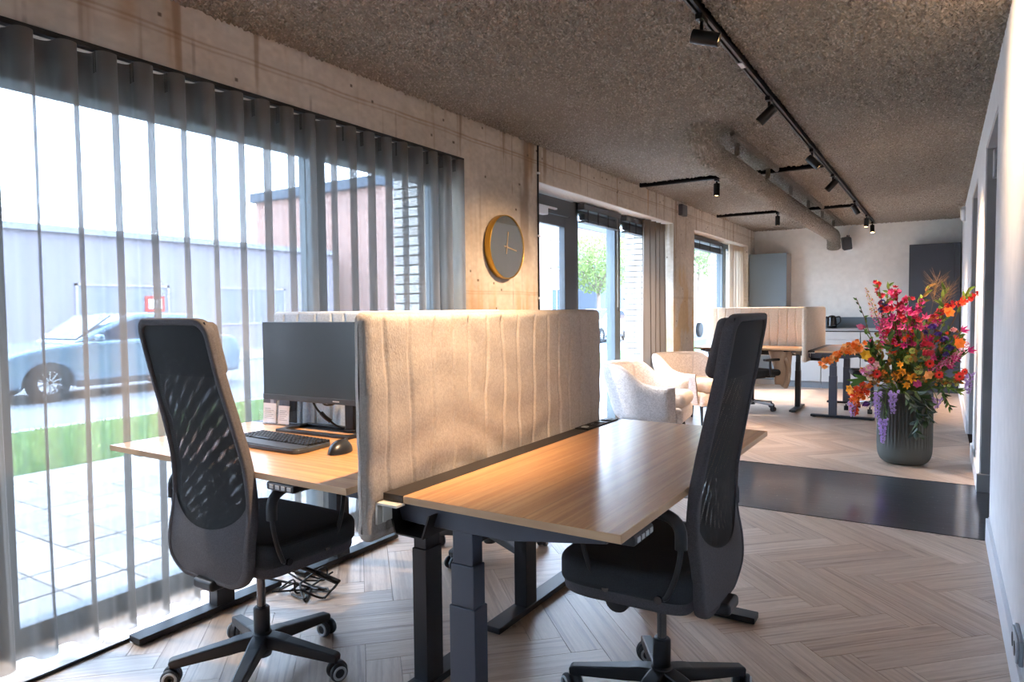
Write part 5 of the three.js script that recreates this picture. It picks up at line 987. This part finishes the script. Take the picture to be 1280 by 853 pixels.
function spike(name, label, group, a, b, r0, r1, n, mats, geo = F.bell) { // dense tapering plume
  const t = thing(name, label, 'flower', [VX, 0, VZ], 0, group), A = place(...a), B = place(...b);
  obj('stem', [stemTo(A), rod(A, B, 0.003, 0.0015, 6)], FM.stem, t);
  const by = mats.map(() => []);
  for (let i = 0; i < n; i++) { const k = i / n, th = i * 2.4, r = r0 + (r1 - r0) * k, q = A.clone().lerp(B, k).add(V(r * Math.cos(th), rr(-0.01, 0.01), r * Math.sin(th))); by[i % mats.length].push(turnTo(geo, jig(V(Math.cos(th), 0.4, Math.sin(th)), 0.3), q, rr(0.6, 1.05) * (1 - 0.4 * k))); }
  by.forEach((g, i) => g.length && obj('florets', g, mats[i], t));
}
function hanging(label, px, py, dz, len, n) { // drooping lilac raceme
  const t = thing('wisteria_raceme', label, 'flower', [VX, 0, VZ]), p = place(px, py, dz);
  obj('stem', [tube([V(p.x * 0.25, 0.56, p.z * 0.4), V(p.x * 0.7, Math.max(p.y + 0.03, 0.64), p.z * 0.9), p, p.clone().add(V(0.004, -len, 0.004))], 0.0028, 24, 5)], FM.stem, t);
  const gs = []; for (let i = 0; i < n; i++) { const k = i / n, th = i * 2.4, r = 0.028 * (1 - 0.75 * k) * Math.sqrt(rnd()), q = p.clone().add(V(r * Math.cos(th), -len * k + rr(-0.006, 0.006), r * Math.sin(th))); gs.push(turnTo(F.bell, jig(V(Math.cos(th), -0.3, Math.sin(th)), 0.3), q, 1.35 * rr(0.9, 1.3) * (1 - 0.4 * k))); }
  obj('florets', gs, FM.lilac, t);
}
function leafy(name, label, group, pts, n, len, mats, twig = FM.stem, spread = 0.9) {
  const t = thing(name, label, 'foliage', [VX, 0, VZ], 0, group), P = pts.map((q) => place(...q)), c = curve([V(P[0].x * 0.15, 0.5, P[0].z * 0.15), ...P]);
  obj('stem', new THREE.TubeGeometry(c, 30, 0.003, 5), twig, t);
  for (let i = 0; i < n; i++) { const k = 0.3 + 0.7 * (i + 0.5) / n, q = c.getPoint(k), d = jig(c.getTangent(k), spread); obj('leaf', turnTo(leafG(len * rr(0.75, 1.2), len * 0.4), d, q), mats[i % mats.length], t); }
}
const J = () => rr(-0.05, 0.16);
// warm side on the left
spray('bougainvillea_spray', 'orange blossom spray reaching far left over the back desk', null, [[1062, 432, 0.1], [1046, 440, 0.12], [1032, 449, 0.13], [1016, 461, 0.14]], 46, 0.028, F.five, 0.95, [FM.orange, FM.peach], { leaf: 4, leafMat: FM.lightleaf });
spray('bougainvillea_spray', 'peach orange blossom cluster above the yellow rose', null, [[1058, 440, 0.12], [1070, 432, 0.13]], 22, 0.035, F.five, 1.1, [FM.peach, FM.orange], { leaf: 2 });
bloom('yellow_rose', 'full yellow rose on the left shoulder of the bouquet', null, 1079, 444, 0.15, 1.15, F.rose, FM.yellow);
bloom('yellow_rose', 'full yellow rose low on the left of the bouquet', null, 1059, 489, 0.16, 1.15, F.rose, FM.amber);
spray('lily_cluster', 'bright orange blossom cluster hanging low on the left', null, [[1078, 482, 0.14], [1072, 492, 0.16], [1066, 503, 0.16]], 26, 0.04, F.star, 0.95, [FM.orange, FM.scarlet], { leaf: 3 });
spray('lily_cluster', 'small orange blossom tip at the lowest left of the bouquet', null, [[1064, 506, 0.14], [1060, 519, 0.14]], 9, 0.022, F.five, 1, [FM.scarlet, FM.orange], { leaf: 1 });
for (const [x, y, s, lab] of [[1094, 468, 1.0, 'left of the cream blossoms'], [1162, 453, 0.95, 'above the peach carnation'], [1174, 466, 0.9, 'right of the peach carnation'], [1199, 467, 1.0, 'at the right edge over the lilac tip'], [1205, 461, 0.75, 'at the right edge, the smaller of two'], [1086, 451, 0.85, 'under the pink plume']]) bloom('gerbera', 'red gerbera with dark eye ' + lab, null, x, y, 0.17, s, F.daisy, y === 451 ? FM.crimson : FM.red, { eye: FM.eyeDark, leaf: 1 });
bloom('protea', 'round crimson protea in the middle of the bouquet', null, 1159, 435, 0.17, 1.15, F.protea, FM.crimson);
for (const [x, y, s] of [[1135, 449, 1.0], [1148, 461, 1.05], [1158, 446, 0.8], [1140, 438, 0.7]]) bloom('green_pompon', 'pale green pompon flower among the yellow lilies', 'green pompons in the bouquet', x, y, 0.16, s, F.pompon, FM.lime, { leaf: 1 });
bloom('carnation', 'peach carnation low on the right of the bouquet', null, 1160, 466, 0.17, 0.95, F.rose, FM.peach);
bloom('carnation', 'orange carnation high on the right of the bouquet', null, 1184, 392, 0.1, 1.1, F.rose, FM.orange);
bloom('carnation', 'orange carnation at the right shoulder of the bouquet', null, 1198, 428, 0.13, 1.05, F.rose, FM.orange);
bloom('carnation', 'pink carnation below the yellow lilies', null, 1147, 477, 0.17, 0.85, F.rose, FM.rose);
for (const [x, y, s] of [[1139, 471, 1.15], [1128, 463, 1.0], [1120, 470, 0.9], [1134, 480, 0.9], [1125, 455, 0.8]]) bloom('golden_lily', 'golden yellow lily over the rim of the vase', 'golden lilies over the rim', x, y, 0.17, s, F.star, FM.amber, { leaf: 1 });
for (const [x, y, s] of [[1163, 409, 1.1], [1178, 424, 1.15], [1184, 434, 1.0], [1170, 418, 0.9], [1181, 441, 0.85], [1156, 416, 0.8]]) { const blue = rnd() < 0.5; bloom('iris', (blue ? 'blue violet' : 'purple') + ' iris beside the crimson protea', (blue ? 'blue violet' : 'purple') + ' irises', x, y, rr(0.08, 0.15), s, F.iris, blue ? FM.iris : FM.violet, { leaf: 1 }); }
// magenta heart
for (const [x, y] of [[1102, 404], [1112, 398], [1118, 408], [1128, 402], [1122, 418], [1134, 412], [1140, 405], [1130, 424], [1144, 418], [1108, 418], [1116, 428], [1138, 430], [1148, 402], [1136, 394], [1106, 390], [1146, 430], [1166, 446], [1174, 452], [1128, 432], [1152, 424], [1098, 412], [1104, 430], [1112, 388], [1120, 384], [1126, 410], [1132, 388], [1142, 398], [1110, 408], [1124, 396], [1150, 410], [1136, 420], [1116, 400], [1146, 442], [1156, 398], [1120, 436], [1160, 424]]) { const tone = ['magenta', 'rose', 'magenta', 'crimson', 'rose'][Math.floor(rnd() * 5)], word = { magenta: 'deep magenta', rose: 'rose pink', crimson: 'dark crimson' }[tone]; bloom('orchid_blossom', word + ' orchid blossom in the heart of the bouquet', word + ' orchids in the bouquet', x, y, J() * 0.9 + 0.04, rr(0.8, 1.05), F.star, FM[tone], { leaf: 1, leafLen: 0.05 }); }
for (const [x, y] of [[1202, 413], [1211, 437], [1186, 456], [1193, 447]]) bloom('magenta_orchid', 'magenta orchid blossom near the doorway side of the bouquet', 'magenta orchids on the right flank', x, y, 0.1, 0.95, F.star, FM.magenta, { leaf: 1 });
spray('blossom_branch', 'red blossom branch rising at the top left of the bouquet', null, [[1100, 392, 0.05], [1096, 372, 0.04], [1090, 352, 0.03]], 13, 0.022, F.five, 0.9, [FM.crimson, FM.red], { leaf: 6, leafMat: FM.lightleaf, twig: FM.twig });
spray('blossom_branch', 'red and pink blossom branch leaning over the magenta orchids', null, [[1104, 388, 0.06], [1112, 370, 0.05], [1119, 361, 0.05]], 15, 0.022, F.five, 0.95, [FM.crimson, FM.rose], { leaf: 4, leafMat: FM.lightleaf, twig: FM.twig });
spray('blossom_branch', 'pink blossom branch above the middle of the bouquet', null, [[1118, 392, 0.06], [1126, 378, 0.06], [1136, 376, 0.06]], 13, 0.02, F.five, 0.95, [FM.rose, FM.crimson], { leaf: 4, twig: FM.twig });
spray('blossom_branch', 'magenta blossom branch beside the grass plumes', null, [[1140, 394, 0.05], [1148, 386, 0.05], [1150, 378, 0.05]], 10, 0.018, F.five, 1, [FM.rose, FM.magenta], { leaf: 3, twig: FM.twig });
spray('blossom_branch', 'red blossom branch stretching to the top right', null, [[1172, 392, 0.04], [1190, 382, 0.04], [1206, 378, 0.03], [1222, 368, 0.03]], 22, 0.02, F.five, 0.9, [FM.red, FM.crimson, FM.scarlet], { leaf: 6, leafMat: FM.lightleaf, twig: FM.twig });
spray('blossom_branch', 'crimson blossoms under the orange carnation', null, [[1164, 398, 0.06], [1174, 388, 0.06]], 8, 0.018, F.five, 0.95, [FM.crimson], { leaf: 3, twig: FM.twig });
spray('blossom_branch', 'scarlet blossom branch in the middle of the bouquet', null, [[1112, 440, 0.12], [1118, 436, 0.14], [1140, 414, 0.12]], 10, 0.02, F.five, 0.85, [FM.scarlet], { leaf: 3 });
spike('astilbe_plume', 'long pink plume leaning to the upper left', null, [1112, 432, 0.12], [1088, 392, 0.08], 0.045, 0.03, 130, [FM.rose, FM.pink, FM.magenta]);
spike('astilbe_plume', 'fading beige plume tip at the upper left', null, [1090, 396, 0.06], [1074, 359, 0.02], 0.026, 0.004, 80, [FM.blush, FM.cream, FM.gold]);
spike('astilbe_plume', 'soft pink plume on the right of the bouquet', null, [1182, 456, 0.12], [1210, 428, 0.1], 0.036, 0.006, 90, [FM.pink, FM.blush]);
spike('astilbe_plume', 'short pink plume under the crimson protea', null, [1166, 462, 0.12], [1186, 448, 0.14], 0.03, 0.012, 60, [FM.pink, FM.rose]);
bloom('sweet_pea', 'pale pink sweet pea at the far left of the bouquet', null, 1072, 411, 0.06, 1.0, F.iris, FM.pink);
bloom('sweet_pea', 'pale pink sweet pea behind the orange carnation', null, 1189, 413, 0.06, 0.8, F.iris, FM.blush);
for (const [x, y] of [[1098, 378], [1104, 384], [1122, 454], [1096, 388]]) bloom('blue_cornflower', 'dark blue cornflower set between the red branches', 'blue cornflowers', x, y, 0.06, 0.65, F.pompon, FM.blue, { leaf: 1 });
spray('cream_alstroemeria', 'cream and pink speckled blossoms on the left of the bouquet', null, [[1082, 462, 0.14], [1076, 470, 0.15], [1088, 458, 0.14]], 20, 0.032, F.five, 1.05, [FM.cream, FM.blush, FM.pink], { leaf: 3 });
spray('bronze_foliage', 'bronze filler blossoms across the lower bouquet', null, [[1092, 480, 0.15], [1112, 472, 0.17], [1132, 468, 0.17], [1154, 474, 0.16]], 46, 0.03, F.bell, 1.25, [FM.bronze, FM.gold], { leaf: 8, leafMat: FM.bronze });
spray('bronze_foliage', 'bronze filler blossoms behind the magenta orchids', null, [[1110, 420, 0.02], [1136, 418, 0.04], [1164, 424, 0.04], [1188, 418, 0.02]], 50, 0.05, F.bell, 1.3, [FM.bronze, FM.gold, FM.scarlet], { leaf: 10, leafMat: FM.green });
spray('bronze_foliage', 'bronze filler blossoms at the lower right of the bouquet', null, [[1174, 476, 0.12], [1190, 476, 0.1], [1204, 472, 0.08]], 34, 0.03, F.bell, 1.25, [FM.bronze, FM.gold, FM.lime], { leaf: 6, leafMat: FM.green });
hanging('lilac raceme falling down the left side of the vase', 1095, 490, 0.2, 0.2, 46);
hanging('longest lilac raceme, its tip low before the vase', 1103, 522, 0.22, 0.19, 46);
hanging('lilac raceme hanging at the middle of the vase rim', 1116, 488, 0.21, 0.17, 40);
hanging('lilac raceme hanging clear of the vase at the far left', 1060, 503, 0.15, 0.13, 32);
hanging('lilac raceme hanging clear of the vase at the far right', 1211, 464, 0.08, 0.15, 34);
hanging('short lilac raceme tip behind the right rim of the vase', 1172, 495, 0.12, 0.08, 18);
bloom('iris', 'violet iris hanging low beside the bright orange cluster', null, 1082, 505, 0.15, 0.9, F.iris, FM.violet, { leaf: 1 });
// foliage
leafy('trailing_foliage', 'dark striped leaves trailing over the rim of the vase', null, [[1130, 488, 0.2], [1142, 496, 0.235], [1148, 512, 0.245], [1147, 538, 0.24]], 44, 0.085, [FM.slate, FM.deep, FM.slate, FM.slateStripe], FM.stem, 1.1);
leafy('trailing_foliage', 'dark striped leaves spilling towards the right of the rim', null, [[1140, 486, 0.2], [1154, 494, 0.23], [1160, 508, 0.235], [1158, 522, 0.23]], 36, 0.08, [FM.slate, FM.slateStripe, FM.deep], FM.stem, 1.1);
leafy('trailing_foliage', 'thin green tendril falling at the left of the vase', null, [[1100, 494, 0.2], [1106, 508, 0.225], [1108, 524, 0.225]], 16, 0.034, [FM.green, FM.deep], FM.stem, 1);
leafy('fern_frond', 'green fern frond hanging at the right rim of the vase', null, [[1170, 482, 0.12], [1180, 490, 0.13], [1190, 506, 0.12]], 26, 0.05, [FM.green, FM.deep], FM.stem, 0.9);
leafy('fern_frond', 'green fern frond spreading to the lower right', null, [[1172, 476, 0.1], [1186, 482, 0.1], [1200, 486, 0.09]], 22, 0.05, [FM.green, FM.lightleaf], FM.stem, 0.9);
leafy('leafy_twig', 'leafy twig above the red branch on the right', null, [[1176, 400, 0.03], [1176, 380, 0.02], [1180, 362, 0.0]], 12, 0.06, [FM.lightleaf, FM.green], FM.twig, 0.8);
leafy('leafy_twig', 'leafy twig rising in the middle of the bouquet', null, [[1140, 400, 0.02], [1150, 376, 0.01], [1160, 358, 0.0]], 12, 0.058, [FM.lightleaf, FM.bronze], FM.twig, 0.8);
leafy('leafy_twig', 'leafy twig at the far top right of the bouquet', null, [[1196, 392, 0.03], [1204, 374, 0.02], [1210, 362, 0.02]], 10, 0.05, [FM.lightleaf, FM.green], FM.twig, 0.9);
leafy('leafy_twig', 'leafy twig among the red branches at the top left', null, [[1098, 400, 0.04], [1104, 376, 0.04], [1106, 356, 0.03]], 11, 0.05, [FM.green, FM.lightleaf], FM.twig, 0.9);
leafy('bare_twig', 'thin twig with few leaves at the far upper left', null, [[1082, 420, 0.04], [1072, 396, 0.02], [1060, 372, 0.0]], 9, 0.036, [FM.green, FM.deep], FM.twig, 1);
leafy('broad_leaf', 'single broad green leaf over the low orange cluster', null, [[1088, 478, 0.15], [1076, 476, 0.18], [1068, 478, 0.19]], 3, 0.1, [FM.green], FM.stem, 0.25);
for (let k = 0; k < 9; k++) { const a = k / 9 * 6.28; leafy('filler_foliage', 'green filler leaves deep inside the bouquet', 'filler greenery of the bouquet', [[1138 + 40 * Math.cos(a), 462 - 8 * Math.sin(a * 2), 0.16 * Math.sin(a)], [1138 + 60 * Math.cos(a), 440 - 22 * Math.abs(Math.sin(a)), 0.2 * Math.sin(a)]], 26, 0.07, [FM.green, FM.deep, FM.bronze, FM.deep], FM.stem, 1.2); }
const heap = (name, label, pts, n, rad, geo, size, mats, o) => spray(name, label, null, pts, n, rad, geo, size, mats, o);
heap('filler_spray', 'loose green and bronze filler spray behind the long pink plume', [[1084, 440, 0.02], [1098, 424, 0.02], [1112, 404, 0.0]], 46, 0.05, F.bell, 1.4, [FM.bronze, FM.lightleaf, FM.rose], { leaf: 16, leafMat: FM.green, leafLen: 0.06 });
heap('filler_spray', 'loose gold filler spray between protea and golden lilies', [[1112, 452, 0.12], [1134, 446, 0.13], [1152, 448, 0.12]], 40, 0.04, F.bell, 1.35, [FM.gold, FM.lightleaf, FM.green], { leaf: 12, leafMat: FM.green, leafLen: 0.055 });
heap('filler_spray', 'loose pink filler spray between irises and magenta orchids', [[1140, 408, 0.04], [1158, 404, 0.05], [1172, 402, 0.04]], 44, 0.04, F.five, 0.7, [FM.rose, FM.magenta, FM.gold], { leaf: 12, leafMat: FM.lightleaf });
heap('filler_spray', 'loose green filler spray on the right shoulder of the bouquet', [[1184, 448, 0.05], [1194, 434, 0.04], [1200, 418, 0.03]], 40, 0.035, F.bell, 1.3, [FM.bronze, FM.lightleaf, FM.rose], { leaf: 14, leafMat: FM.green });
heap('filler_spray', 'loose cream filler spray on the lower left of the bouquet', [[1072, 462, 0.1], [1086, 474, 0.13], [1100, 462, 0.13]], 44, 0.035, F.bell, 1.4, [FM.cream, FM.gold, FM.orange], { leaf: 10, leafMat: FM.green });
heap('filler_spray', 'loose crimson filler spray under the red top branches', [[1104, 412, 0.05], [1124, 394, 0.04], [1142, 396, 0.04]], 40, 0.04, F.five, 0.7, [FM.crimson, FM.magenta, FM.rose], { leaf: 12, leafMat: FM.lightleaf });
{ // feathery grass plumes at the top
  for (const [x, y, lab] of [[1170, 352, 'feathery bronze grass plume, the taller one'], [1184, 364, 'feathery bronze grass plume, the shorter one']]) {
    const t = thing('grass_plume', lab + ' at the top of the bouquet', 'foliage', [VX, 0, VZ]), p = place(x, y, 0.0), b = V(p.x * 0.7, 1.05, 0);
    obj('stem', [stemTo(b), rod(b, p, 0.002, 0.001, 5)], FM.twig, t);
    const gs = []; for (let i = 0; i < 60; i++) { const k = rr(0.55, 1), q = b.clone().lerp(p, k); gs.push(rod(q, q.clone().add(V(rr(-0.09, 0.09), rr(0.02, 0.12), rr(-0.06, 0.06))), 0.0009, 0.0005, 3)); }
    obj('plume', gs, FM.bronze, t);
  }
}

renderer.render(scene, camera);
